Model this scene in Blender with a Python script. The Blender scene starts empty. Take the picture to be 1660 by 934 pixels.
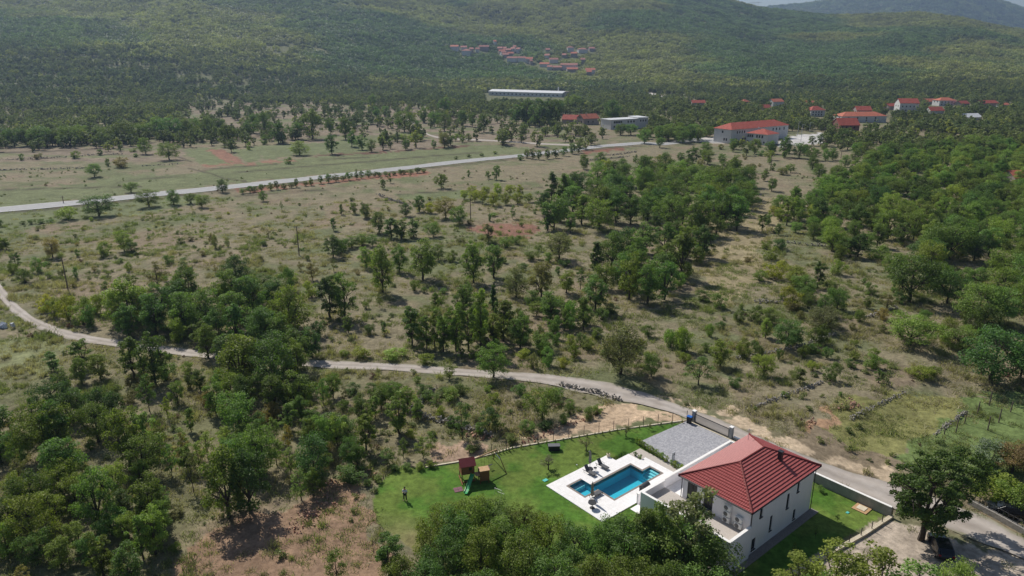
import bpy, bmesh, math, random
import numpy as np
from mathutils import Vector, Matrix, Euler
R = math.radians
random.seed(7); rng = np.random.default_rng(11)

# ------------------------------------------------------------------ camera, sky, sun, exposure
CH, CF, CT = 50.0, 1160.0, R(18)
cT, sT = math.cos(CT), math.sin(CT)
scene = bpy.context.scene
cam = bpy.data.cameras.new("camera"); cam.sensor_width = 36; cam.lens = 36 * CF / 1660
cam.clip_start = 0.5; cam.clip_end = 30000
camo = bpy.data.objects.new("camera", cam); scene.collection.objects.link(camo)
camo.location = (0, 0, CH); camo.rotation_euler = (R(90) - CT, 0, 0)
scene.camera = camo
SUN_EL, SUN_AZ = R(47), R(-36)          # azimuth measured from +Y towards +X
w = bpy.data.worlds.new("World"); scene.world = w; w.use_nodes = True
nt = w.node_tree; bg = nt.nodes["Background"]
sky = nt.nodes.new("ShaderNodeTexSky"); sky.sky_type = 'NISHITA'; sky.sun_disc = False
sky.sun_elevation = SUN_EL; sky.sun_rotation = SUN_AZ; sky.altitude = 300
sky.air_density = 1.0; sky.dust_density = 1.2; sky.ozone_density = 1.0
nt.links.new(sky.outputs[0], bg.inputs[0]); bg.inputs[1].default_value = 0.068
sl = bpy.data.lights.new("sun", 'SUN'); sl.energy = 4.9; sl.angle = R(0.55); sl.color = (1.0, 0.955, 0.88)
so = bpy.data.objects.new("sun", sl); scene.collection.objects.link(so)
sdir = Vector((math.sin(SUN_AZ) * math.cos(SUN_EL), math.cos(SUN_AZ) * math.cos(SUN_EL), math.sin(SUN_EL)))
so.rotation_euler = sdir.to_track_quat('Z', 'Y').to_euler(); so.location = sdir * 300
scene.view_settings.view_transform = 'Standard'; scene.view_settings.look = 'None'
scene.view_settings.exposure = 0.07; scene.view_settings.gamma = 1
scene.render.engine = 'CYCLES'
cy = scene.cycles
cy.max_bounces = 5; cy.diffuse_bounces = 4; cy.glossy_bounces = 2; cy.transmission_bounces = 3
cy.transparent_max_bounces = 6; cy.volume_bounces = 0; cy.caustics_reflective = False; cy.caustics_refractive = False
cy.use_denoising = True; cy.sample_clamp_indirect = 6

# ------------------------------------------------------------------ numpy noise and terrain
def vnoise(x, y, seed=0):
    x = np.asarray(x, float); y = np.asarray(y, float)
    xi = np.floor(x).astype(np.int64); yi = np.floor(y).astype(np.int64)
    fx = x - xi; fy = y - yi; fx = fx * fx * (3 - 2 * fx); fy = fy * fy * (3 - 2 * fy)
    def h(a, b):
        n = (a * 374761393 + b * 668265263 + seed * 974634777) & 0xffffffff
        n = ((n ^ (n >> 13)) * 1274126177) & 0xffffffff
        return ((n ^ (n >> 16)) & 0xffff) / 65535.0
    return (h(xi, yi) * (1 - fx) * (1 - fy) + h(xi + 1, yi) * fx * (1 - fy) + h(xi, yi + 1) * (1 - fx) * fy + h(xi + 1, yi + 1) * fx * fy)
def fbm(x, y, seed=0, o=4):
    s = 0; a = 1; t = 0
    for k in range(o):
        s = s + a * vnoise(x * 2 ** k, y * 2 ** k, seed + k * 17); t += a; a *= .5
    return s / t
def sm(t): t = np.clip(t, 0, 1); return t * t * (3 - 2 * t)
def dirz(px, py):
    a = (px - 830) / CF; b = -(py - 467) / CF
    return a, cT + b * sT, -sT + b * cT
HA = R(40); HU = (math.cos(HA), math.sin(HA)); HW = (-math.sin(HA), math.cos(HA)); HO = (24.8, 63.3)
def touv(x, y): return (x - HO[0]) * HU[0] + (y - HO[1]) * HU[1], (x - HO[0]) * HW[0] + (y - HO[1]) * HW[1]
def uvw(u, v, z=0.0): return (HO[0] + u * HU[0] + v * HW[0], HO[1] + u * HU[1] + v * HW[1], z)
RIDX = [-900, -200, 0, 300, 600, 900, 1050, 1120, 1174, 1230, 1330, 1440, 1480, 1560, 1620, 1660, 1900, 2600]
RIDY = [-170, -150, -130, -150, -120, -70, -35, -18, 0, 14, 26, 24, 22, 33, 45, 52, 80, 90]
BX = [-900, 900, 1100, 1180, 1240, 1295, 1340, 1400, 1480, 1530, 1595, 1660, 1760, 1900, 2600]
BY = [70, 40, 24, 18, 13, 8, 1, -13, -25, -22, 0, 22, 48, 70, 80]
def ridge(px, py, Y):
    b = -(py - 467) / CF
    return CH + Y * (-sT + b * cT) / (cT + b * sT)
def T(x, y):
    x = np.asarray(x, float); y = np.asarray(y, float)
    ys = np.maximum(y, 30.0)
    # image column of the direction seen at the height of the skyline
    col = 830 + CF * (x / ys) * 1.05
    Y1 = np.interp(col, [0, 600, 1174, 1660], [2500, 2500, 2300, 2000])
    Y0 = np.interp(col, [0, 400, 800, 1200, 1660], [640, 820, 1020, 900, 760])
    hr = ridge(col, np.interp(col, RIDX, RIDY), Y1)
    t = (ys - Y0) / (Y1 - Y0)
    up = hr * np.clip(t, 0, 1) ** 1.45
    dn = hr * (1 - sm((t - 1) / 1.2))
    n = fbm(x / 420 + 3, y / 420, 5, 3) - .5
    gully = np.exp(-((col - 415 - (ys - 1500) * -.12) / 70) ** 2) * np.clip(t * (1.15 - t), 0, 1) * -60
    h = np.where(t < 1, up + (n * .5 * hr * 0.55 + (fbm(x / 130, y / 130, 6, 3) - .5) * 34 + gully) * np.clip(t * 1.3, 0, 1) * (1 - sm((t - .85) / .15)), dn)
    bk = ridge(col, np.interp(col, BX, BY), 4600) * np.exp(-((ys - 4600) / 900) ** 2)
    bk = bk * (1 - .0)
    h = np.maximum(h, np.where(ys > 2600, bk, 0))
    d = np.hypot(x, y)
    und = (fbm(x / 45, y / 45, 3, 3) - .5) * 1.6 * sm((d - 105) / 90)
    u, v = touv(x, y)
    low = -0.9 * sm((9 - v) / 8.5) * (1 - sm((d - 110) / 60))
    return h + und + low
def G(px, py, dz=0.0):
    a, dy, dzz = dirz(px, py)
    if dzz >= -0.004: t = 3000.0
    else: t = min((dz - CH) / dzz, 6000)
    # march
    if t * dy > 90:
        ts = np.concatenate([np.arange(60, 300, 1.0), np.geomspace(300, 5200, 700)])
        zz = CH + ts * dzz - (T(ts * a, ts * dy) + dz)
        k = np.argmax(zz < 0)
        if zz[k] < 0 and k > 0:
            t = ts[k - 1] + (ts[k] - ts[k - 1]) * zz[k - 1] / (zz[k - 1] - zz[k])
    else:
        for _ in range(6):
            z = float(T(t * a, t * dy)) + dz
            t = (z - CH) / dzz
    return t * a, t * dy, float(T(t * a, t * dy))
def PX(x, y, z):
    dz = z - CH; f = y * cT - dz * sT; u = y * sT + dz * cT
    f = np.maximum(f, 1)
    return 830 + CF * x / f, 467 - CF * u / f
def inpoly(px, py, poly):
    px = np.asarray(px, float); py = np.asarray(py, float)
    r = np.zeros(px.shape, bool); n = len(poly)
    for i in range(n):
        x0, y0 = poly[i]; x1, y1 = poly[(i + 1) % n]
        if y0 == y1: continue
        c = ((y0 > py) != (y1 > py)) & (px < (x1 - x0) * (py - y0) / (y1 - y0) + x0)
        r ^= c
    return r
def segdist(px, py, line):
    d = np.full(np.shape(px), 1e9)
    for (x0, y0), (x1, y1) in zip(line, line[1:]):
        L = (x1 - x0) ** 2 + (y1 - y0) ** 2 + 1e-9
        t = np.clip(((px - x0) * (x1 - x0) + (py - y0) * (y1 - y0)) / L, 0, 1)
        d = np.minimum(d, np.hypot(px - x0 - t * (x1 - x0), py - y0 - t * (y1 - y0)))
    return d

# ------------------------------------------------------------------ helpers
C = scene.collection
def link(o, parent=None):
    C.objects.link(o)
    if parent is not None: o.parent = parent
    return o
def tag(o, label=None, cat=None, group=None, kind=None):
    if label: o["label"] = label
    if cat: o["category"] = cat
    if group: o["group"] = group
    if kind: o["kind"] = kind
    return o
def thing(name, loc, rz, label, cat, group=None):
    o = bpy.data.objects.new(name, None); o.empty_display_size = .3; C.objects.link(o)
    o.location = loc; o.rotation_euler = (0, 0, rz)
    return tag(o, label, cat, group)
class MB:
    def __init__(s): s.v = []; s.f = []; s.m = []
    def add(s, vs, fs, mi=0):
        n = len(s.v); s.v += [tuple(p) for p in vs]; s.f += [tuple(i + n for i in f) for f in fs]; s.m += [mi] * len(fs); return s
    def box(s, c, d, rz=0, mi=0, rx=0, ry=0):
        M = Euler((rx, ry, rz)).to_matrix(); c = Vector(c)
        vs = [c + M @ Vector((x * d[0] / 2, y * d[1] / 2, z * d[2] / 2)) for z in (-1, 1) for y in (-1, 1) for x in (-1, 1)]
        return s.add(vs, [(0, 2, 3, 1), (4, 5, 7, 6), (0, 1, 5, 4), (2, 6, 7, 3), (0, 4, 6, 2), (1, 3, 7, 5)], mi)
    def b2(s, x0, x1, y0, y1, z0, z1, mi=0): return s.box(((x0 + x1) / 2, (y0 + y1) / 2, (z0 + z1) / 2), (x1 - x0, y1 - y0, z1 - z0), 0, mi)
    def tube(s, pts, rad, n=6, mi=0, cap=True):
        pts = [Vector(p) for p in pts]
        if not hasattr(rad, '__len__'): rad = [rad] * len(pts)
        vs = []; fs = []
        for i, p in enumerate(pts):
            d = (pts[min(i + 1, len(pts) - 1)] - pts[max(i - 1, 0)]).normalized()
            a = d.orthogonal().normalized() if abs(d.z) > .9 else d.cross(Vector((0, 0, 1))).normalized()
            if abs(d.z) > .9: a = (Vector((1, 0, 0)) - d * d.x).normalized()
            b = d.cross(a)
            for k in range(n):
                t = 2 * math.pi * k / n; vs.append(p + a * math.cos(t) * rad[i] + b * math.sin(t) * rad[i])
        for i in range(len(pts) - 1):
            for k in range(n):
                k2 = (k + 1) % n; fs.append((i * n + k, i * n + k2, (i + 1) * n + k2, (i + 1) * n + k))
        if cap: fs.append(tuple(range(n))[::-1]); fs.append(tuple((len(pts) - 1) * n + k for k in range(n)))
        return s.add(vs, fs, mi)
    def lathe(s, c, prof, n=12, mi=0):
        vs = []; fs = []
        for r, z in prof:
            for k in range(n): t = 2 * math.pi * k / n; vs.append((c[0] + r * math.cos(t), c[1] + r * math.sin(t), c[2] + z))
        for i in range(len(prof) - 1):
            for k in range(n): fs.append((i * n + k, i * n + (k + 1) % n, (i + 1) * n + (k + 1) % n, (i + 1) * n + k))
        fs.append(tuple(range(n))[::-1]); fs.append(tuple((len(prof) - 1) * n + k for k in range(n)))
        return s.add(vs, fs, mi)
    def prism(s, poly, z0, z1, mi=0):
        n = len(poly)
        vs = [(x, y, z0) for x, y in poly] + [(x, y, z1) for x, y in poly]
        fs = [tuple(range(n))[::-1], tuple(range(n, 2 * n))] + [(i, (i + 1) % n, n + (i + 1) % n, n + i) for i in range(n)]
        return s.add(vs, fs, mi)
    def build(s, name, mat, parent=None, smooth=False):
        me = bpy.data.meshes.new(name); me.from_pydata(s.v, [], s.f)
        for m in (mat if isinstance(mat, (list, tuple)) else [mat]): me.materials.append(m)
        me.polygons.foreach_set('material_index', s.m)
        if smooth: me.polygons.foreach_set('use_smooth', [True] * len(s.f))
        me.update()
        return link(bpy.data.objects.new(name, me), parent)
def bevel(o, wd=.01, seg=1):
    m = o.modifiers.new('bevel', 'BEVEL'); m.width = wd; m.segments = seg; m.limit_method = 'ANGLE'; return o
def copy_tree(o, parent=None):
    c = o.copy(); C.objects.link(c); c.parent = parent
    for ch in list(o.children): copy_tree(ch, c)
    return c

# ------------------------------------------------------------------ materials
def mat(name, col, rough=.8, metal=0, var=0.0, scale=4.0, bump=0.0, bscale=None, col2=None, spec=.3, stretch=None):
    m = bpy.data.materials.new(name); m.use_nodes = True; n = m.node_tree; p = n.nodes["Principled BSDF"]
    p.inputs["Roughness"].default_value = rough; p.inputs["Metallic"].default_value = metal
    p.inputs["Specular IOR Level"].default_value = spec
    p.inputs["Base Color"].default_value = (*col, 1)
    if var or col2 or bump:
        tc = n.nodes.new("ShaderNodeTexCoord"); src = tc.outputs["Object"]
        if stretch:
            mp = n.nodes.new("ShaderNodeMapping"); mp.inputs["Scale"].default_value = stretch
            n.links.new(src, mp.inputs[0]); src = mp.outputs[0]
        t = n.nodes.new("ShaderNodeTexNoise"); t.inputs["Scale"].default_value = scale; t.inputs["Detail"].default_value = 6
        t.inputs["Roughness"].default_value = .65
        n.links.new(src, t.inputs["Vector"])
        r = n.nodes.new("ShaderNodeValToRGB"); r.color_ramp.elements[0].position = .35; r.color_ramp.elements[1].position = .68
        c2 = col2 or tuple(c * (1 + var) for c in col); c1 = col if col2 else tuple(c * (1 - var) for c in col)
        r.color_ramp.elements[0].color = (*c1, 1); r.color_ramp.elements[1].color = (*c2, 1)
        n.links.new(t.outputs["Fac"], r.inputs[0]); n.links.new(r.outputs[0], p.inputs["Base Color"])
        if bump:
            b = n.nodes.new("ShaderNodeBump"); b.inputs["Strength"].default_value = 1; b.inputs["Distance"].default_value = bump
            t2 = n.nodes.new("ShaderNodeTexNoise"); t2.inputs["Scale"].default_value = bscale or scale * 3; t2.inputs["Detail"].default_value = 5
            n.links.new(src, t2.inputs["Vector"]); n.links.new(t2.outputs["Fac"], b.inputs["Height"]); n.links.new(b.outputs[0], p.inputs["Normal"])
    return m
def brickmat(name, c1, c2, mortar, sx, sy, msize=.02, rough=.8, offset=.5):
    m = bpy.data.materials.new(name); m.use_nodes = True; n = m.node_tree; p = n.nodes["Principled BSDF"]
    p.inputs["Roughness"].default_value = rough; p.inputs["Specular IOR Level"].default_value = .3
    tc = n.nodes.new("ShaderNodeTexCoord"); b = n.nodes.new("ShaderNodeTexBrick")
    b.inputs["Color1"].default_value = (*c1, 1); b.inputs["Color2"].default_value = (*c2, 1); b.inputs["Mortar"].default_value = (*mortar, 1)
    b.inputs["Scale"].default_value = 1; b.inputs["Brick Width"].default_value = sx; b.inputs["Row Height"].default_value = sy
    b.inputs["Mortar Size"].default_value = msize; b.inputs["Bias"].default_value = -.2; b.offset = offset
    n.links.new(tc.outputs["Object"], b.inputs["Vector"])
    t = n.nodes.new("ShaderNodeTexNoise"); t.inputs["Scale"].default_value = 3; t.inputs["Detail"].default_value = 6
    n.links.new(tc.outputs["Object"], t.inputs["Vector"])
    mx = n.nodes.new("ShaderNodeMix"); mx.data_type = 'RGBA'; mx.blend_type = 'MULTIPLY'; mx.inputs[0].default_value = .25
    n.links.new(b.outputs["Color"], mx.inputs[6]); n.links.new(t.outputs["Fac"], mx.inputs[7])
    n.links.new(mx.outputs[2], p.inputs["Base Color"])
    return m
def leafmat(name, trans=.3):
    """leaf colour comes from each plant's own 'tint'"""
    m = bpy.data.materials.new(name); m.use_nodes = True; n = m.node_tree; p = n.nodes["Principled BSDF"]; out = n.nodes["Material Output"]
    at = n.nodes.new("ShaderNodeAttribute"); at.attribute_type = 'INSTANCER'; at.attribute_name = 'tint'
    tc = n.nodes.new("ShaderNodeTexCoord"); t = n.nodes.new("ShaderNodeTexNoise"); t.inputs["Scale"].default_value = 5; t.inputs["Detail"].default_value = 4
    n.links.new(tc.outputs["Object"], t.inputs["Vector"])
    g = n.nodes.new("ShaderNodeNewGeometry")
    ad = n.nodes.new("ShaderNodeMath"); ad.operation = 'ADD'; n.links.new(t.outputs["Fac"], ad.inputs[0])
    ml = n.nodes.new("ShaderNodeMath"); ml.operation = 'MULTIPLY'; ml.inputs[1].default_value = .6; n.links.new(g.outputs["Random Per Island"], ml.inputs[0]); n.links.new(ml.outputs[0], ad.inputs[1])
    r = n.nodes.new("ShaderNodeMapRange"); r.inputs[1].default_value = .4; r.inputs[2].default_value = 1.15; r.inputs[3].default_value = .6; r.inputs[4].default_value = 1.45
    n.links.new(ad.outputs[0], r.inputs[0])
    v = n.nodes.new("ShaderNodeVectorMath"); v.operation = 'SCALE'; n.links.new(at.outputs["Color"], v.inputs[0]); n.links.new(r.outputs[0], v.inputs["Scale"])
    n.links.new(v.outputs[0], p.inputs["Base Color"]); p.inputs["Roughness"].default_value = .55; p.inputs["Specular IOR Level"].default_value = .25
    tr = n.nodes.new("ShaderNodeBsdfTranslucent")
    v2 = n.nodes.new("ShaderNodeVectorMath"); v2.operation = 'MULTIPLY'; v2.inputs[1].default_value = (1.2, 1.4, .55); n.links.new(v.outputs[0], v2.inputs[0]); n.links.new(v2.outputs[0], tr.inputs[0])
    mx = n.nodes.new("ShaderNodeMixShader"); mx.inputs[0].default_value = trans
    n.links.new(p.outputs[0], mx.inputs[1]); n.links.new(tr.outputs[0], mx.inputs[2]); n.links.new(mx.outputs[0], out.inputs[0])
    return m
M = {}
M['leaf'] = leafmat('leaf', .4); M['leaf_far'] = leafmat('leaf_far', .3)
M['bark'] = mat('bark', (.075, .06, .047), .9, var=.35, scale=9)
M['asphalt'] = mat('asphalt', (.33, .325, .32), .85, var=.12, scale=.6, bump=.01, bscale=30)
M['lane'] = mat('lane', (.33, .285, .245), .9, scale=.35, col2=(.43, .385, .345), bump=.01, bscale=20)
M['paint'] = mat('paint', (.72, .72, .70), .7, var=.1)
M['white'] = mat('white_render', (.80, .78, .79), .8, var=.03, scale=1.5, stretch=(1, 1, .35))
M['cap'] = mat('white_coping', (.8, .775, .74), .7, var=.05, scale=2)
M['concrete'] = mat('concrete', (.27, .27, .26), .9, scale=1.6, col2=(.36, .355, .34), bump=.008, bscale=14)
M['kerb'] = mat('kerb_stone', (.55, .47, .34), .9, scale=2, col2=(.68, .60, .47))
M['roof'] = mat('clay_roof', (.27, .05, .045), .48, scale=5, col2=(.38, .095, .085), spec=.5)
M['ridge'] = mat('clay_ridge', (.17, .028, .025), .6, var=.2, scale=6)
M['gutter'] = mat('dark_metal', (.025, .025, .028), .45, spec=.5)
M['glass'] = mat('dark_glass', (.015, .018, .022), .16, spec=.4)
M['frame'] = mat('anthracite_frame', (.03, .032, .035), .5)
M['acbody'] = mat('appliance_white', (.72, .72, .70), .5, var=.03)
M['grille'] = mat('fan_grille', (.16, .16, .16), .6)
M['deck'] = brickmat('pale_tiles', (.92, .89, .87), (.88, .85, .82), (.7, .68, .65), .6, .6, .008, .7, 0)
M['coping'] = mat('pool_coping', (.23, .19, .16), .7, var=.1)
M['pooltile'] = mat('pool_tile', (.10, .56, .70), .5, var=.1, scale=12)
M['poolstep'] = mat('pool_step_tile', (.55, .8, .84), .5, var=.06, scale=12)
M['paver'] = brickmat('grey_pavers', (.33, .33, .35), (.50, .49, .51), (.27, .26, .26), .26, .17, .006, .85, .5)
M['pebble'] = mat('pebbles', (.42, .37, .32), .9, scale=14, col2=(.55, .50, .46), bump=.02, bscale=30)
M['plinthpav'] = mat('plinth_stone', (.17, .15, .14), .9, scale=8, col2=(.27, .245, .225), bump=.02, bscale=20)
M['wood'] = mat('stained_wood', (.18, .075, .03), .75, scale=2.5, col2=(.26, .12, .055), stretch=(1, 1, 6))
M['woodlight'] = mat('pale_wood', (.42, .26, .13), .7, scale=3, col2=(.5, .33, .18))
M['redfelt'] = mat('red_shingle', (.15, .03, .035), .9, var=.15, scale=6)
M['slide'] = mat('green_plastic', (.03, .32, .10), .35, spec=.5)
M['mat'] = mat('rubber_mat', (.20, .10, .12), .9, var=.12, scale=9)
M['turq'] = mat('turquoise_cover', (.10, .48, .42), .6, var=.05)
M['blackp'] = mat('black_plastic', (.02, .02, .022), .5, spec=.4)
M['blue'] = mat('blue_lid', (.02, .12, .42), .5)
M['steel'] = mat('painted_steel', (.46, .47, .49), .4, .0, var=.03)
M['gate'] = mat('gate_bars', (.35, .345, .33), .45, .3)
M['fabric'] = mat('grey_mesh_fabric', (.10, .10, .105), .8, var=.06, scale=20)
M['canvas'] = mat('taupe_canvas', (.33, .29, .25), .9, var=.12, scale=8)
M['carpaint'] = mat('black_car_paint', (.012, .013, .016), .2, spec=.6)
M['tyre'] = mat('rubber_tyre', (.02, .02, .02), .9)
M['rim'] = mat('alloy_rim', (.45, .45, .46), .35, .8)
M['lamp'] = mat('red_lamp_glass', (.3, .01, .01), .2)
M['polewood'] = mat('pole_wood', (.16, .125, .10), .9, var=.25, scale=4, stretch=(3, 3, .5))
M['rust'] = mat('fence_steel', (.065, .045, .04), .8, var=.2)
M['stone'] = mat('dry_stone', (.23, .21, .18), .95, scale=3, col2=(.38, .35, .31), bump=.03, bscale=8)
M['rubble'] = mat('red_rubble', (.34, .16, .095), .95, scale=3, col2=(.46, .32, .24), bump=.03, bscale=8)
M['bag'] = mat('white_sacks', (.62, .64, .68), .7, var=.12, scale=3)
M['skin'] = mat('skin', (.45, .27, .19), .6)
M['shirt'] = mat('white_shirt', (.66, .68, .74), .9, var=.04)
M['trouser'] = mat('dark_trousers', (.02, .025, .04), .9)
M['hair'] = mat('brown_hair', (.05, .035, .025), .8)
M['sheet'] = mat('white_sheet_roof', (.62, .62, .62), .5, var=.06, scale=.3)
M['houseroof'] = mat('far_clay_roof', (.34, .075, .05), .8, var=.2, scale=.7)
M['houseroof2'] = mat('far_orange_roof', (.42, .13, .075), .8, var=.2, scale=.7)
M['villageroof'] = mat('village_clay_roof', (.36, .155, .12), .85, var=.25, scale=.5)
M['housewall'] = mat('far_white_wall', (.60, .59, .57), .85, var=.06, scale=.5)
M['housestone'] = mat('far_stone_wall', (.33, .28, .25), .9, var=.12, scale=.6)
M['housebrick'] = mat('far_brick_wall', (.22, .11, .085), .9, var=.15, scale=.7)
M['gravel'] = mat('pale_yard', (.50, .46, .42), .9, var=.1, scale=.3)
M['greycloth'] = mat('grey_lid', (.12, .12, .13), .6)

# ------------------------------------------------------------------ ground colours (photograph zones laid on the land)
LANE_UP = [(-60, 400), (-20, 438), (0, 458), (20, 487), (55, 515), (100, 533), (150, 545), (190, 551), (260, 560), (320, 568), (420, 577), (530, 585), (640, 589), (740, 597), (820, 602), (900, 607), (980, 619), (1050, 638), (1100, 656), (1178, 684), (1269, 725), (1336, 749), (1424, 775), (1480, 795), (1550, 818), (1599, 840), (1660, 872), (1760, 930)]
LANE_LO = [(-60, 425), (-20, 460), (0, 485), (20, 508), (60, 533), (110, 550), (180, 562), (250, 571), (320, 580), (420, 588), (530, 597), (640, 601), (740, 609), (800, 613), (880, 622), (950, 638), (1008, 651), (1044, 658), (1093, 671), (1120, 681), (1186, 712), (1250, 743), (1330, 776), (1400, 806), (1449, 826), (1523, 850), (1583, 878), (1659, 908), (1760, 955)]
ROAD_UP = [(-120, 344), (0, 336), (100, 327), (200, 317), (300, 307), (400, 297), (500, 286.5), (600, 276), (700, 264.5), (780, 256), (850, 249.5), (930, 240.5), (985, 234), (1040, 230)]
ROAD_LO = [(-120, 352.5), (0, 344.5), (100, 335), (200, 324.5), (300, 314), (400, 303.5), (500, 292.5), (600, 282), (700, 270), (780, 261), (850, 254), (930, 245), (985, 238), (1040, 234)]
LAWN = [(1118, 684), (1000, 697), (920, 711), (831, 726), (790, 738), (740, 750), (690, 757), (650, 757), (628, 768), (612, 790), (604, 815), (612, 850), (680, 900), (760, 960), (1000, 1000), (1130, 1000), (1100, 900), (1090, 760), (1037, 717), (1113, 684)]
YARD = [(1310, 770), (1449, 826), (1255, 940), (1130, 1010), (1100, 960), (1190, 905), (1300, 830)]
GZ = [  # (polygon, albedo, softness noise)
 ([(-200, 300), (0, 306), (130, 299), (190, 285), (300, 283), (420, 262), (560, 250), (700, 240), (800, 235), (860, 240), (850, 249), (600, 275), (300, 306), (0, 337), (-200, 350)], (.15, .165, .082)),
 ([(295, 243), (350, 240), (395, 263), (330, 270)], (.145, .162, .08)),
 ([(370, 240), (420, 243), (425, 260), (400, 263)], (.145, .162, .08)),
 ([(400, 238), (600, 225), (600, 245), (520, 250), (430, 258)], (.145, .162, .08)),
 ([(-200, 352), (0, 345), (150, 330), (320, 313), (350, 325), (250, 345), (100, 360), (0, 380), (-200, 400)], (.145, .162, .08)),
 ([(335, 243), (358, 241), (395, 262), (368, 264)], (.235, .13, .09)),
 ([(330, 268), (480, 258), (480, 262), (330, 271)], (.24, .14, .095)),
 ([(508, 252.5), (600, 246.5), (700, 240), (760, 236), (760, 238), (600, 249), (510, 255)], (.13, .075, .055)),
 ([(383, 307), (500, 296), (620, 284), (695, 277), (695, 284), (600, 291), (500, 301), (400, 312), (383, 312)], (.25, .125, .085)),
 ([(755, 370), (790, 362), (870, 363), (880, 375), (850, 385), (790, 383)], (.22, .12, .085)),
 ([(940, 245), (1010, 238), (1012, 243), (945, 250)], (.20, .10, .07)),
 ([(635, 315), (745, 308), (790, 318), (700, 325), (650, 322)], (.145, .162, .08)),
 ([(0, 565), (60, 540), (95, 560), (85, 590), (0, 615)], (.19, .20, .10)),
 # tan meadows
 ([(1120, 330), (1250, 320), (1300, 330), (1230, 400), (1240, 440), (1180, 500), (1130, 480), (1160, 400)], (.27, .225, .135)),
 # yellow green field at right
 ([(1350, 650), (1430, 640), (1560, 640), (1545, 690), (1440, 745), (1370, 710), (1340, 690)], (.20, .195, .075)),
 ([(1540, 690), (1560, 640), (1700, 640), (1700, 800), (1560, 780), (1450, 745)], (.13, .175, .06)),
 # pale verge above the lane
 ([(1060, 640), (1110, 653), (1180, 672), (1260, 700), (1340, 735), (1440, 757), (1470, 790), (1330, 752), (1178, 690), (1080, 652)], (.46, .36, .25)),
 # pale earth between lane and fence
 ([(1120, 678), (1040, 655), (960, 660), (900, 690), (830, 722), (900, 712), (1000, 696)], (.46, .34, .23)),
 ([(1040, 655), (1100, 668), (1116, 680), (1060, 672), (1020, 662)], (.22, .21, .11)),
 # red earth in the foreground
 ([(310, 890), (350, 850), (440, 830), (520, 795), (560, 775), (596, 805), (600, 850), (640, 934), (600, 1050), (200, 1060)], (.265, .175, .115)),
 ([(690, 735), (760, 715), (800, 720), (780, 740), (700, 752)], (.34, .24, .17)),
 ([(1449, 828), (1520, 850), (1600, 885), (1700, 925), (1700, 1100), (1150, 1100), (1255, 940)], (.37, .31, .25)),
 ([(1300, 690), (1345, 670), (1365, 660), (1360, 690), (1310, 710)], (.33, .21, .13)),
 # yards around the school
 ([(1135, 222), (1165, 224), (1175, 234), (1135, 230)], (.55, .5, .45)),
 ([(1270, 222), (1335, 215), (1335, 232), (1260, 238)], (.52, .50, .48)),
]
LANE_C = (.36, .30, .24)
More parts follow.
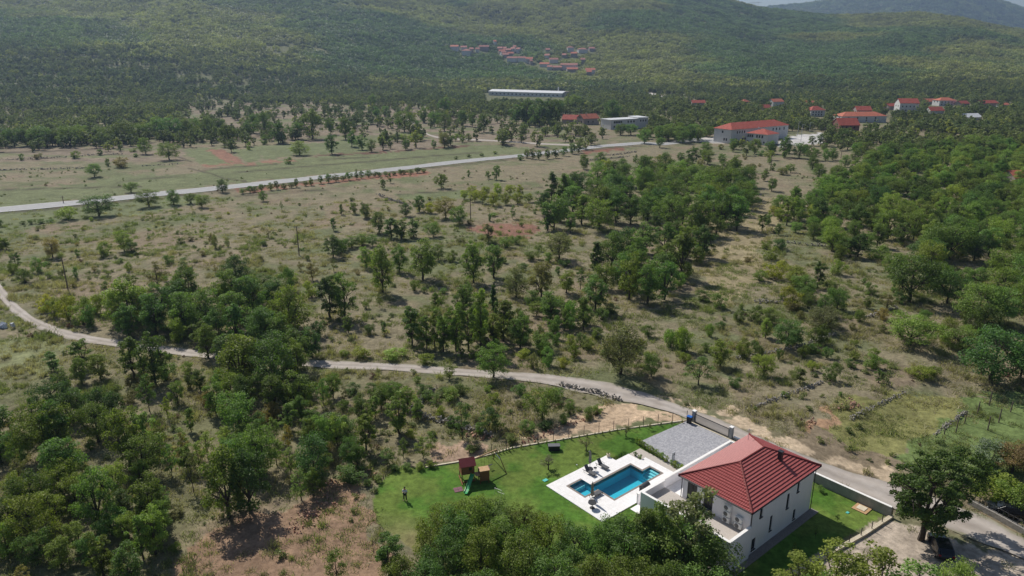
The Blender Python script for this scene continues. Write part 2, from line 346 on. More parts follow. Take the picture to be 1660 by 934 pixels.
def ground_colour(x, y, z):
    px, py = PX(x, y, z)
    j = (fbm(x / 3.0, y / 3.0, 9, 3) - .5)
    sc = np.clip(160 / np.maximum(y, 30), .02, 3)
    sc = np.clip(sc, .02, 2) ** 1.6
    pxj = px + j * 34 * np.clip(sc, .03, 2); pyj = py + (fbm(x / 3.3, y / 3.3, 19, 3) - .5) * 24 * np.clip(sc, .02, 2)
    n1 = fbm(x / 22, y / 22, 31, 4); n2 = fbm(x / 7, y / 7, 41, 4); n3 = fbm(x / 60, y / 60, 51, 3)
    dry = np.array([.208, .178, .115]); grn = np.array([.135, .145, .072]); red = np.array([.22, .165, .115])
    k = sm((n1 * .5 + n2 * .5 - .46) / .2)[..., None]
    col = dry * (1 - k) + grn * k
    k = sm((fbm(x / 12, y / 12, 61, 4) - .60) / .12)[..., None] * .6
    col = col * (1 - k) + red * k
    # near, left and foreground ground is greener and darker
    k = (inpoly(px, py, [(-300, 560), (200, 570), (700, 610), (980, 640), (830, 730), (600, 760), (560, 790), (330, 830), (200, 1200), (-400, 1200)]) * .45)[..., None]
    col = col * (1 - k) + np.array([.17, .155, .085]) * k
    far = sm((y - 520) / 300)[..., None]
    fc = np.array([.10, .115, .05]) * (.7 + .6 * fbm(x / 90, y / 90, 77, 3))[..., None]
    col = col * (1 - far * .75) + fc * far * .75
    for poly, c in GZ:
        m = inpoly(pxj, pyj, poly)
        v = (.8 + .4 * n2)[..., None]
        col = np.where(m[..., None], np.array(c) * v, col)
    # open light clearings of the valley
    for poly in CLEAR:
        m = inpoly(pxj, pyj, poly) & (py < 262)
        gk = sm((fbm(x / 30, y / 14, 83, 4) - .52) / .15)[..., None]; cc = (np.array([.205, .165, .118]) * (1 - gk) + np.array([.15, .16, .08]) * gk) * (.7 + .6 * n2)[..., None]
        gzz = np.zeros(px.shape, bool)
        for p2, _ in GZ[:11]: gzz |= inpoly(pxj, pyj, p2)
        col = np.where((m & ~gzz)[..., None], cc, col)
    # banks, ditches and furrows between the field strips
    for ln_ in FURROWS:
        kk = (np.exp(-(segdist(px, py, ln_) / 1.0) ** 2) * (.5 + .9 * n2))[..., None].clip(0, 1) * (y > 100)[..., None]
        col = col * (1 - kk) + np.array([.07, .06, .04]) * kk
    # far slopes
    t = sm((y - 900) / 300)[..., None]
    n4 = fbm(x / 260, y / 260, 91, 4)
    sl_ = np.array([.09, .105, .045]) * (1 - n4)[..., None] + np.array([.15, .15, .07]) * n4[..., None]
    col = col * (1 - t) + sl_ * t
    m = inpoly(px, py, LAWN) | inpoly(px, py, YARD)
    lw = np.array([.070, .145, .022]) * (.75 + .5 * n2)[..., None] + np.array([.045, .02, .012]) * sm((fbm(x / 5, y / 5, 88, 4) - .47) / .15)[..., None]
    # the lawn thins out to bare soil at its near left end
    thin = sm((py - 815 - (px - 600) * .35) / 60 + (n2 - .5) * 1.6)[..., None] * inpoly(px, py, [(500, 700), (760, 800), (760, 1100), (400, 1100)])[..., None]
    lw = lw * (1 - thin) + np.array([.20, .165, .085]) * thin
    col = np.where(m[..., None], lw, col)
    return col
FURROWS = [[(330, 275.5), (380, 271), (450, 266)], [(375, 280.5), (430, 275.5), (520, 268), (610, 261)], [(520, 259.5), (600, 255)], [(305, 273), (340, 281), (365, 290), (398, 294)], [(190, 295), (300, 284)],
 [(270, 248), (310, 262)], [(600, 262), (700, 253), (780, 247)], [(645, 315), (740, 309)], [(640, 327), (700, 336)], [(p[0], p[1] + 2.2) for p in ROAD_LO[1:]], [(0, 248), (120, 244), (240, 238)], [(940, 262), (1010, 255)], [(880, 304), (840, 307)], [(230, 302), (0, 308)],
 [(380, 318), (560, 305)], [(420, 210), (560, 205), (700, 195)], [(350, 190), (460, 185)], [(560, 178), (700, 176)]]
CLEAR = [
 [(255, 205), (300, 168), (340, 160), (440, 170), (520, 165), (560, 172), (660, 165), (700, 172), (770, 182), (860, 205), (1000, 222), (930, 240), (800, 262), (560, 250), (430, 225), (340, 215)],
 [(-200, 240), (0, 238), (130, 240), (250, 232), (300, 240), (300, 285), (190, 285), (130, 300), (-200, 312)],
 [(1050, 150), (1130, 160), (1130, 168), (1040, 160)],
 [(140, 205), (230, 203), (230, 222), (140, 225)],
 [(420, 72), (480, 75), (540, 88), (440, 90)],
]
def build_terrain():
    az_in = np.linspace(-46, 46, 470); az_out1 = np.linspace(-180, -48, 30); az_out2 = np.linspace(48, 180, 30)
    az = np.radians(np.concatenate([az_out1, az_in, az_out2[:-1]]))
    rad = np.concatenate([[0.01], np.linspace(10, 55, 16), np.arange(55.4, 135, .42), 135 * 1.0115 ** np.arange(0, 350)])
    rad = rad[rad < 6200]
    A_, R_ = np.meshgrid(az, rad)
    x = np.sin(A_) * R_; y = np.cos(A_) * R_
    z = T(x, y)
    u, v = touv(x, y)
    pool = (u > -6.6) & (u < 5.6) & (v > 14.4) & (v < 21.6)
    dy_ = (u > -6.6) & (u < 5.6) & (v > 14.4) & (v < 21.6)
    zz = np.where(pool, -2.2, z)
    d = np.hypot(x, y)
    rough_ = (fbm(x / 1.6, y / 1.6, 71, 3) - .5) * .35 * sm((d - 30) / 40) 
    px, py = PX(x, y, z)
    prot = inpoly(px, py, LAWN) | inpoly(px, py, YARD)
    lane_d = segdist(px, py, [((a[0] + b[0]) / 2, (a[1] + b[1]) / 2) for a, b in zip(LANE_UP, LANE_LO)])
    near_v = (u > -10) & (u < 23) & (v > -9) & (v < 25)
    rough_ = np.where(prot | near_v | (lane_d < 28) | (py < 350), 0, rough_)
    # pull the land a little under the lane and road so that they lie clear of it
    zz = zz + rough_
    lz = inpoly(px, py, LANE_UP + LANE_LO[::-1]); rz = inpoly(px, py, ROAD_UP + ROAD_LO[::-1])
    zz = np.where(lz, zz - .12, zz); zz = np.where(rz, zz - .15, zz)
    nr, na = x.shape
    co = np.stack([x, y, zz], -1).reshape(-1, 3)
    idx = np.arange(nr * na).reshape(nr, na)
    a = idx[:-1]; b = idx[1:]
    q = np.stack([a, np.roll(a, -1, 1), np.roll(b, -1, 1), b], -1).reshape(-1, 4)[:, ::-1]
    me = bpy.data.meshes.new("ground"); me.vertices.add(len(co)); me.vertices.foreach_set("co", co.ravel())
    me.loops.add(q.size); me.loops.foreach_set("vertex_index", q.ravel().astype(np.int32))
    me.polygons.add(len(q)); me.polygons.foreach_set("loop_start", (np.arange(len(q)) * 4).astype(np.int32))
    me.polygons.foreach_set("use_smooth", np.ones(len(q), bool))
    me.update(calc_edges=True)
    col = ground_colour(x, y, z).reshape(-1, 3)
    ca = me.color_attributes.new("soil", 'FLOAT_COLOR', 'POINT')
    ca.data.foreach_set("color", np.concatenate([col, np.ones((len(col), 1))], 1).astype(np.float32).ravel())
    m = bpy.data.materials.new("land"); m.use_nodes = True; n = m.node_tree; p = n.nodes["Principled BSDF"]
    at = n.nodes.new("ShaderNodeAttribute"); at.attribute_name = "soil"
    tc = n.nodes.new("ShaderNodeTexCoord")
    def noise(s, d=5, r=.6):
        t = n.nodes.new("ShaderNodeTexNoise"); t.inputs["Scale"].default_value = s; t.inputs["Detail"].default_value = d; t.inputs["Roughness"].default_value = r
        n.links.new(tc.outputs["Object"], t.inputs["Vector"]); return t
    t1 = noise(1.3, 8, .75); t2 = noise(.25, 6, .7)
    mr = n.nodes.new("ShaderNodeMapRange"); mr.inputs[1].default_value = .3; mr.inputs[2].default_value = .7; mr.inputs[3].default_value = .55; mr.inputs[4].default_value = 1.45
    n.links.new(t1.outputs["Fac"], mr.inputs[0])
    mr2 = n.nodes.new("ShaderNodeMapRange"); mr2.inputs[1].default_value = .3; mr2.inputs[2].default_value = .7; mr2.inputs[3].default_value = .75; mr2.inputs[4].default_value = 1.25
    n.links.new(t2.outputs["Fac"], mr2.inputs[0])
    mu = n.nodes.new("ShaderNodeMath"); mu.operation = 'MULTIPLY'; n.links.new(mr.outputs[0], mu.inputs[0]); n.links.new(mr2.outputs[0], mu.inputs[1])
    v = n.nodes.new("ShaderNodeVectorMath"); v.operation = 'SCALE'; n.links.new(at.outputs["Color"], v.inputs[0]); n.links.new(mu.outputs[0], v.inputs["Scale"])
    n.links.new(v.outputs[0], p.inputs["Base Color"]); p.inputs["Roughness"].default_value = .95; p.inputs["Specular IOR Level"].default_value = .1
    b = n.nodes.new("ShaderNodeBump"); b.inputs["Distance"].default_value = .12; b.inputs["Strength"].default_value = .8
    n.links.new(t1.outputs["Fac"], b.inputs["Height"]); n.links.new(b.outputs[0], p.inputs["Normal"])
    me.materials.append(m)
    o = link(bpy.data.objects.new("ground", me)); tag(o, "rough dry meadow land rising to wooded slopes", None, None, "structure")
build_terrain()

def resample(line, n):
    xs = np.array(line, float); t = np.linspace(0, 1, n)
    s = np.concatenate([[0], np.cumsum(np.hypot(*np.diff(xs, axis=0).T))]); s /= s[-1]
    return np.stack([np.interp(t, s, xs[:, 0]), np.interp(t, s, xs[:, 1])], 1)
def smooth(pts, k=2):
    for _ in range(k):
        q = pts.copy(); q[1:-1] = (pts[:-2] + pts[1:-1] * 2 + pts[2:]) / 4; pts = q
    return pts
def world_line(line, n):
    w_ = np.array([G(*p)[:2] for p in line]); return smooth(resample(w_, n), 3)
def strip(name, L, Rr, lift, material, label=None, nacross=5, wob=0):
    vs = []; fs = []; n = len(L)
    for i in range(n):
        for k in range(nacross):
            f = k / (nacross - 1)
            if wob and k in (0, nacross - 1): f += (vnoise(i * .35, k * 7.0, 5) - .5) * wob * (1 if k else -1)
            x = L[i][0] * (1 - f) + Rr[i][0] * f; y = L[i][1] * (1 - f) + Rr[i][1] * f
            vs.append((x, y, float(T(x, y)) + lift))
    for i in range(n - 1):
        for k in range(nacross - 1):
            a = i * nacross + k; fs.append((a, a + 1, a + nacross + 1, a + nacross)[::-1])
    mb = MB().add(vs, fs); o = mb.build(name, material)
    at_ = o.data.attributes.new('across', 'FLOAT', 'POINT'); at_.data.foreach_set('value', [k / (nacross - 1) for i in range(n) for k in range(nacross)])
    return tag(o, label, None, None, "structure")
def track_mat(m):
    n = m.node_tree; p = n.nodes["Principled BSDF"]; src = p.inputs["Base Color"].links[0].from_socket
    a = n.nodes.new("ShaderNodeAttribute"); a.attribute_name = 'across'
    r = n.nodes.new("ShaderNodeValToRGB"); e = r.color_ramp.elements
    e[0].position = 0; e[0].color = (.62, .66, .5, 1); e[1].position = 1; e[1].color = (.62, .66, .5, 1)
    for q, c in ((.08, .9), (.27, 1.12), (.4, .95), (.5, .84), (.6, .95), (.73, 1.12), (.92, .9)):
        k = e.new(q); k.color = (c, c, c, 1)
    tc = n.nodes.new("ShaderNodeTexCoord"); t = n.nodes.new("ShaderNodeTexNoise"); t.inputs["Scale"].default_value = .5; t.inputs["Detail"].default_value = 6; n.links.new(tc.outputs["Object"], t.inputs["Vector"])
    ad = n.nodes.new("ShaderNodeMath"); ad.operation = 'MULTIPLY_ADD'; ad.inputs[1].default_value = .28; n.links.new(t.outputs["Fac"], ad.inputs[0])
    sb = n.nodes.new("ShaderNodeMath"); sb.operation = 'SUBTRACT'; sb.inputs[1].default_value = .14; n.links.new(a.outputs["Fac"], sb.inputs[0]); n.links.new(sb.outputs[0], ad.inputs[2]); n.links.new(ad.outputs[0], r.inputs[0])
    mx = n.nodes.new("ShaderNodeMix"); mx.data_type = 'RGBA'; mx.blend_type = 'MULTIPLY'; mx.inputs[0].default_value = 1
    n.links.new(src, mx.inputs[6]); n.links.new(r.outputs[0], mx.inputs[7]); n.links.new(mx.outputs[2], p.inputs["Base Color"])
track_mat(M['lane'])
laneL = world_line(LANE_UP, 260); laneR = world_line(LANE_LO, 260)
strip("lane", laneL, laneR, .02, M['lane'], "dusty tarred lane curving past the villa", 15, .16)
mid = (laneL * .5 + laneR * .5)
roadL = world_line(ROAD_UP, 160); roadR = world_line(ROAD_LO, 160)
strip("main_road", roadL, roadR, .05, M['asphalt'], "grey two lane road crossing the valley")
rd = roadR - roadL
for f in (.06, .94):
    strip("road_marking", roadL + rd * (f - .014), roadL + rd * (f + .014), .075, M['paint'], "white edge line on the main road", 2)
strip("far_lane", world_line([(640, 178), (700, 222), (765, 225), (850, 231), (940, 234)], 40), world_line([(640, 181), (700, 225), (765, 227.5), (850, 233.5), (940, 237)], 40), .06, M['lane'], "pale track beyond the main road", 3)
strip("side_road", world_line([(1040, 230), (1075, 232), (1120, 224), (1170, 226)], 30), world_line([(1040, 234), (1075, 236), (1120, 230), (1170, 232)], 30), .06, M['asphalt'], "pale road leading to the school yard", 3)
strip("hill_track", world_line([(1055, 150), (1075, 155), (1105, 165)], 10), world_line([(1050, 152), (1070, 158), (1100, 168)], 10), .3, M['gravel'], "pale track far behind the school", 3)

# ------------------------------------------------------------------ the villa
ZB = -.95
villa = thing("villa", uvw(7, 4.5, ZB), HA, "two storey white villa with a red tiled hip roof beside the pool", "villa")
VO = (-7, -4.5, -ZB)
def vpart(mb, name, m, parent=villa, **k):
    o = mb.build(name, m, parent, **k)
    if parent is villa: o.location = VO
    return o
# roof: stepped and rolled tile courses on four faces
u0, u1, v0, v1, ze, zr = -.15, 14.05, -.2, 9.2, 4.95, 7.05
hw = (v1 - v0) / 2
def roof_face(P0, du, dn, L, hip):
    """P0 eave start, du along the eave, dn inwards, L eave length; the top length is L - 2 * hw (0 for the hip ends)"""
    rows = 14; vs = []; fs = []; wl = .26; nseg = int(L / wl * 6)
    xs = np.linspace(0, L, nseg + 1)
    def row(s, h):
        base = len(vs); lo, hi = s, L - s
        for x in xs:
            xx = min(max(x, lo), hi); wv = .024 * math.sin(2 * math.pi * x / wl)
            p = (P0[0] + du[0] * xx + dn[0] * s, P0[1] + du[1] * xx + dn[1] * s, ze + (zr - ze) * s / hw + h + wv)
            vs.append(p)
        return base
    for r in range(rows):
        s0 = hw * r / rows; s1 = hw * (r + 1) / rows
        a = row(s0, .115); b = row(s1, .015)
        for k in range(nseg): fs.append((a + k, a + k + 1, b + k + 1, b + k))
        if r: # riser
            for k in range(nseg): fs.append((pb + k, pb + k + 1, a + k + 1, a + k))
        pb = b
    return vs, fs
rf = MB()
for P0, du, dn, L in (((u0, v0), (1, 0), (0, 1), u1 - u0), ((u1, v0), (0, 1), (-1, 0), v1 - v0), ((u1, v1), (-1, 0), (0, -1), u1 - u0), ((u0, v1), (0, -1), (1, 0), v1 - v0)):
    rf.add(*roof_face(P0, du, dn, L, 0))
roof = vpart(rf, "roof", M['roof'], smooth=False)
rg = MB()
RA = (u0 + hw, v0 + hw, zr + .03); RB = (u1 - hw, v0 + hw, zr + .03)
def ridge_tiles(a, b):
    a = Vector(a); b = Vector(b); n = int((b - a).length / .38)
    for i in range(n):
        p = a.lerp(b, i / n); q = a.lerp(b, (i + 1.1) / n); rg.tube([p, q], [.13, .105], 7)
for c in ((u0, v0, ze + .1), (u0, v1, ze + .1)): ridge_tiles(c, RA)
for c in ((u1, v0, ze + .1), (u1, v1, ze + .1)): ridge_tiles(c, RB)
ridge_tiles(RA, RB)
rgo = vpart(rg, "ridge_tiles", M['ridge'], roof)
# soffit slab closing the roof from below
vpart(MB().b2(u0 + .08, u1 - .08, v0 + .08, v1 - .08, ze - .14, ze - .01), "soffit", M['white'])
gt = MB()
for a, b in (((u0, v0), (u1, v0)), ((u1, v0), (u1, v1)), ((u1, v1), (u0, v1)), ((u0, v1), (u0, v0))):
    gt.tube([(a[0], a[1], ze - .03), (b[0], b[1], ze - .03)], .075, 8)
vpart(gt, "gutter", M['gutter'])
for x, y in ((.45, .12), (13.6, .12), (13.6, 8.95), (.3, 8.95)):
    d = MB(); d.tube([(x, y, ze - .1), (x, y, -.9)], .05, 8); vpart(d, "downpipe", M['gutter'])
WX0, WX1, WY0, WY1, WT = .4, 13.45, .2, 8.85, ze - .14
def facade(mb, a, b, zlo, zhi, holes, nrm, dep=.16):
    """a,b ends on plan, holes (s0,s1,z0,z1); outward normal nrm; real reveals"""
    L = math.hypot(b[0] - a[0], b[1] - a[1]); d = ((b[0] - a[0]) / L, (b[1] - a[1]) / L)
    ss = sorted({0, L, *[h[0] for h in holes], *[h[1] for h in holes]}); zs = sorted({zlo, zhi, *[h[2] for h in holes], *[h[3] for h in holes]})
    P = lambda s, z, o=0: (a[0] + d[0] * s - nrm[0] * o, a[1] + d[1] * s - nrm[1] * o, z)
    for s0, s1 in zip(ss, ss[1:]):
        for z0, z1 in zip(zs, zs[1:]):
            if any(h[0] <= s0 and h[1] >= s1 and h[2] <= z0 and h[3] >= z1 for h in holes): continue
            mb.add([P(s0, z0), P(s1, z0), P(s1, z1), P(s0, z1)], [(0, 1, 2, 3)])
    for s0, s1, z0, z1 in holes:
        c = [(s0, z0), (s1, z0), (s1, z1), (s0, z1)]
        for (p, q), (r_, t_) in zip(c, c[1:] + c[:1]):
            mb.add([P(p, q), P(r_, t_), P(r_, t_, dep), P(p, q, dep)], [(0, 1, 2, 3)])
def window_at(a, d, nrm, h, parent, dep=.12, place=vpart, two=False):
    s0, s1, z0, z1 = h; t = .05
    P = lambda s, z, o: (a[0] + d[0] * s - nrm[0] * o, a[1] + d[1] * s - nrm[1] * o, z)
    fr = MB(); rz = math.atan2(d[1], d[0])
    for (sa, sb, za, zb_) in ((s0, s0 + t, z0, z1), (s1 - t, s1, z0, z1), (s0 + t, s1 - t, z0, z0 + t), (s0 + t, s1 - t, z1 - t, z1)) + (((s0 + s1) / 2 - .03, (s0 + s1) / 2 + .03, z0 + t, z1 - t),) * two:
        fr.box(P((sa + sb) / 2, (za + zb_) / 2, dep), (sb - sa, .07, zb_ - za), rz)
    f = place(fr, "window", M['frame'], parent)
    g = MB(); g.box(P((s0 + s1) / 2, (z0 + z1) / 2, dep + .01), (s1 - s0 - t, .02, z1 - z0 - t), rz)
    go = g.build("pane", M['glass'], f)
    sl_ = MB(); sl_.box(P((s0 + s1) / 2, z0 - .02, -.02), (s1 - s0 + .1, .16, .04), rz); sl_.build("sill", M['gutter'], f)
    return f
wl = MB()
H1 = [(1.75, 2.3, 3.15, 4.25), (4.1, 4.6, .35, 2.3), (7.3, 7.85, 1.75, 3.7), (9.2, 9.75, -.55, .8), (9.35, 9.85, 3.0, 4.25), (.75, 1.5, -.5, .95)]
facade(wl, (WX0, WY0), (WX1, WY0), -1.1, WT, H1, (0, -1))
H2 = [(2.0, 3.6, 2.5, 4.4), (5.5, 6.6, 2.5, 4.4)]
facade(wl, (WX1, WY0), (WX1, WY1), -1.1, WT, [(2.5, 3.4, 2.6, 4.0), (5.4, 6.3, 2.6, 4.0)], (1, 0))
facade(wl, (WX1, WY1), (WX0, WY1), -1.1, WT, [(1.5, 4.0, .1, 2.3), (6, 9.5, .1, 2.3), (2, 3.2, 2.9, 4.3), (7, 8.4, 2.9, 4.3)], (0, 1))
facade(wl, (WX0, WY1), (WX0, WY0), -1.1, WT, [(.6, 1.9, 2.25, 4.4), (2.8, 4.0, 2.25, 4.4)], (-1, 0))
wall = vpart(wl, "wall", M['white'])
for h in H1: window_at((WX0, WY0), (1, 0), (0, -1), h, villa)
for h in [(2.5, 3.4, 2.6, 4.0), (5.4, 6.3, 2.6, 4.0)]: window_at((WX1, WY0), (0, 1), (1, 0), h, villa)
for h in [(1.5, 4.0, .1, 2.3), (6, 9.5, .1, 2.3), (2, 3.2, 2.9, 4.3), (7, 8.4, 2.9, 4.3)]: window_at((WX1, WY1), (-1, 0), (0, 1), h, villa, two=True)
for h in [(.6, 1.9, 2.25, 4.4), (2.8, 4.0, 2.25, 4.4)]: window_at((WX0, WY1), (0, -1), (-1, 0), h, villa, two=True)
# fix the relative height of children of the windows (their parents carry the offset)
# ground floor wing with the gravel roof terrace and its parapet
TZ = 2.05; TP = 3.0; TU = -3.6; TV = 11.6
wg = MB()
wg.b2(TU + .01, WX0 - .01, -.05, TV, -1.1, TZ)
vpart(wg, "wing", M['white'])
pp = MB(); pt = .28
pp.b2(TU, TU + pt, -.06, TV, TZ - .02, TP); pp.b2(TU + pt, .35, -.06, -.06 + pt, TZ - .02, TP); pp.b2(TU + pt, WX0, TV - pt, TV, TZ - .02, TP)
vpart(pp, "parapet", M['white'])
cp = MB(); cp.b2(TU - .03, TU + pt + .03, -.09, TV + .03, TP, TP + .05); cp.b2(TU + pt + .03, .38, -.09, -.03 + pt, TP, TP + .05); cp.b2(TU + pt + .03, WX0, TV - pt - .03, TV + .03, TP, TP + .05)
vpart(cp, "coping", M['cap'])
vpart(MB().b2(TU + pt, WX0, -.06 + pt, TV - pt, TZ, TZ + .04), "terrace_gravel", M['pebble'])
# chimney, aerial
ch = MB(); ch.b2(9.4, 9.8, 2.35, 2.8, 5.6, 7.25)
chm = vpart(ch, "chimney", M['gutter'], roof)
cc = MB(); cc.b2(9.33, 9.87, 2.28, 2.87, 7.32, 7.38); cc.b2(9.45, 9.75, 2.4, 2.75, 7.24, 7.32); vpart(cc, "chimney_cap", M['gutter'], roof)
an = MB(); an.tube([(11.8, 8.0, 5.3), (11.8, 8.0, 7.1)], .025, 5); an.tube([(11.4, 8.0, 6.9), (12.2, 8.0, 6.9)], .015, 4)
for k in range(5): an.tube([(11.45 + k * .17, 7.75, 6.9), (11.45 + k * .17, 8.25, 6.9)], .01, 4)
vpart(an, "aerial", M['steel'])
# paved strip round the foot of the walls
pv = MB(); pv.b2(.4, 13.9, -.75, .19, -1.2, -.84); pv.b2(-4.4, .39, -.75, -.06, -1.2, -.84); pv.b2(-4.4, TU - .01, -.05, 12, -1.2, -.84)
vpart(pv, "plinth_paving", M['plinthpav'])
def aircon(v, z):
    b = MB(); b.b2(WX0 - .42, WX0 - .08, v - .42, v + .42, z - .3, z + .3); b.b2(WX0 - .08, WX0, v - .3, v - .25, z - .3, z - .2); b.b2(WX0 - .08, WX0, v + .25, v + .3, z - .3, z - .2)
    o = bevel(vpart(b, "air_conditioner", M['acbody']), .02)
    f = MB(); n = 20
    for r in (.08, .14, .2, .245):
        pts = [(WX0 - .43, v + .1 + r * math.cos(2 * math.pi * k / n), z + r * math.sin(2 * math.pi * k / n)) for k in range(n + 1)]; f.tube(pts, .012, 4)
    f.tube([(WX0 - .425, v + .1, z), (WX0 - .423, v + .1, z)], .24, 20)
    f.build("fan", M['grille'], o)
for v, z in ((2.85, 4.0), (2.85, 3.25), (2.85, 2.5), (1.4, 3.3), (1.4, 2.55)): aircon(v, z)

# ------------------------------------------------------------------ pool, deck, garden surfaces
def cells(us, vs, keep, z0, z1, name, m, skirt=True):
    mb = MB(); nu, nv = len(us) - 1, len(vs) - 1
    k = [[keep((us[i] + us[i + 1]) / 2, (vs[j] + vs[j + 1]) / 2) for j in range(nv)] for i in range(nu)]
    for i in range(nu):
        for j in range(nv):
            if not k[i][j]: continue
            a, b, c, d = us[i], us[i + 1], vs[j], vs[j + 1]
            mb.add([(a, c, z1), (b, c, z1), (b, d, z1), (a, d, z1)], [(0, 1, 2, 3)])
            if skirt:
                for (di, dj, p, q) in ((-1, 0, (a, d), (a, c)), (1, 0, (b, c), (b, d)), (0, -1, (a, c), (b, c)), (0, 1, (b, d), (a, d))):
                    ii, jj = i + di, j + dj
                    if not (0 <= ii < nu and 0 <= jj < nv and k[ii][jj]):
                        mb.add([(*p, z0), (*q, z0), (*q, z1), (*p, z1)], [(0, 1, 2, 3)])
    o = mb.build(name, m); o.location = (HO[0], HO[1], 0); o.rotation_euler = (0, 0, HA); return o
def inpool(u, v, g=0):
    return (-3.6 - g < u < 3.55 + g and 15.45 - g < v < 19.15 + g) or (3.5 < u < 5.0 + g and 15.45 - g < v < 17.2 + g) or (-5.85 - g < u < -3.5 and 18.1 - g < v < 20.8 + g)
def indeck(u, v):
    return (-7.9 < u < 6.4 and 13.3 < v < 19.1) or (-7.9 < u < 5.35 and 13.3 < v < 21.1) or (-7.9 < u < 2.9 and 13.3 < v < 22.7)
US = sorted({-7.9, 6.4, 5.35, 2.9, -3.6, 3.55, 5.0, -5.85, -3.6 - .28, 3.55 + .28, 5.28, -5.85 - .28}); VS = sorted({13.3, 19.1, 21.1, 22.7, 15.45, 19.15, 17.2, 18.1, 20.8, 15.45 - .28, 19.15 + .28, 17.48, 18.1 - .28, 21.08})
dk = cells(US, VS, lambda u, v: indeck(u, v) and not inpool(u, v, .28), -.35, .1, "pool_deck", M['deck']); tag(dk, "pale tiled terrace round the pool", None, None, "structure")
cpn = cells(US, VS, lambda u, v: inpool(u, v, .28) and not inpool(u, v, 0), -.35, .096, "pool_coping", M['coping']); tag(cpn, "dark stone edge of the pool", None, None, "structure")
ps = MB()
def pit(a, b, c, d, zf, sides):
    ps.add([(a, c, zf), (b, c, zf), (b, d, zf), (a, d, zf)], [(0, 1, 2, 3)])
    for (p, q), zt in sides: ps.add([(*p, zf), (*q, zf), (*q, zt), (*p, zt)], [(0, 1, 2, 3)])
D1 = -1.45
pit(-3.6, 3.55, 15.45, 19.15, D1, [(((-3.6, 15.45), (3.55, 15.45)), .09), (((-3.6, 19.15), (3.55, 19.15)), .09), (((-3.6, 15.45), (-3.6, 18.1)), .09), (((-3.6, 18.1), (-3.6, 19.15)), -.12), (((3.55, 17.2), (3.55, 19.15)), .09)])
pit(-5.85, -3.6, 18.1, 20.8, -.9, [(((-5.85, 18.1), (-3.6, 18.1)), .09), (((-5.85, 20.8), (-3.6, 20.8)), .09), (((-5.85, 18.1), (-5.85, 20.8)), .09), (((-3.6, 19.15), (-3.6, 20.8)), .09)])
pit(3.55, 5.0, 15.45, 17.2, -1.0, [(((5.0, 15.45), (5.0, 17.2)), .09), (((3.55, 15.45), (5.0, 15.45)), .09), (((3.55, 17.2), (5.0, 17.2)), .09)])
ps.add([(3.55, 15.45, D1), (3.55, 17.2, D1), (3.55, 17.2, -1), (3.55, 15.45, -1)], [(0, 1, 2, 3)])
pso = ps.build("pool_basin", M['pooltile']); pso.location = (HO[0], HO[1], 0); pso.rotation_euler = (0, 0, HA); tag(pso, "blue tiled pool basin", None, None, "structure")
stp = MB()
for k in range(4): stp.b2(4.62 - k * .36, 4.995, 15.46, 17.19, -.999 if k else -.998, -.18 - k * .22)
stp2 = MB()
stp.v, stp.f, stp.m = [], [], []
for k in range(4): stp.b2(4.66 - k * .34, 5.0 - k * .34 - .004, 15.46, 17.19, -1.0, -.16 - k * .2)
stp.b2(-5.84, -5.3, 18.11, 20.79, -.9, -.42); stp.b2(-5.3, -3.62, 20.25, 20.79, -.9, -.425); 
sto = stp.build("pool_steps", M['poolstep']); sto.location = (HO[0], HO[1], 0); sto.rotation_euler = (0, 0, HA); tag(sto, "underwater steps and benches of the pool", None, None, "structure")
wm = bpy.data.materials.new("pool_water"); wm.use_nodes = True; n = wm.node_tree; out = n.nodes["Material Output"]; n.nodes.remove(n.nodes["Principled BSDF"])
t_ = n.nodes.new("ShaderNodeBsdfTransparent"); t_.inputs[0].default_value = (.62, .94, .97, 1)
g_ = n.nodes.new("ShaderNodeBsdfGlossy"); g_.inputs["Roughness"].default_value = .05
f_ = n.nodes.new("ShaderNodeFresnel"); f_.inputs[0].default_value = 1.33
tc_ = n.nodes.new("ShaderNodeTexCoord"); nn_ = n.nodes.new("ShaderNodeTexNoise"); nn_.inputs["Scale"].default_value = 3; b_ = n.nodes.new("ShaderNodeBump"); b_.inputs["Distance"].default_value = .03
n.links.new(tc_.outputs["Object"], nn_.inputs["Vector"]); n.links.new(nn_.outputs["Fac"], b_.inputs["Height"]); n.links.new(b_.outputs[0], g_.inputs["Normal"]); n.links.new(b_.outputs[0], f_.inputs["Normal"])
mx_ = n.nodes.new("ShaderNodeMixShader"); n.links.new(f_.outputs[0], mx_.inputs[0]); n.links.new(t_.outputs[0], mx_.inputs[1]); n.links.new(g_.outputs[0], mx_.inputs[2]); n.links.new(mx_.outputs[0], out.inputs[0])
wo = cells([-5.85, -3.6, 3.55, 5.0], [15.45, 17.2, 18.1, 19.15, 20.8], lambda u, v: inpool(u, v), 0, -.03, "pool_water", wm, False); tag(wo, "turquoise water of the swimming pool", None, None, "structure")
pvo = cells([7.75, 18.6], [13.7, 22.0], lambda u, v: 1, -.2, .05, "paved_forecourt", M['paver'])
pvo.data.clear_geometry() if False else None
me = pvo.data; bm = bmesh.new()
pts = [(8.9, 22.25), (18.75, 21.7), (18.75, 13.75), (7.9, 13.75), (7.75, 15.2)]
vs = [bm.verts.new((a, b, .05)) for a, b in pts]; bm.faces.new(vs)
lo_ = [bm.verts.new((a, b, -.2)) for a, b in pts]
for i in range(5): bm.faces.new((vs[i], lo_[i], lo_[(i + 1) % 5], vs[(i + 1) % 5]))
bm.normal_update(); bm.to_mesh(me); bm.free(); tag(pvo, "grey block paved forecourt behind the gate", None, None, "structure")
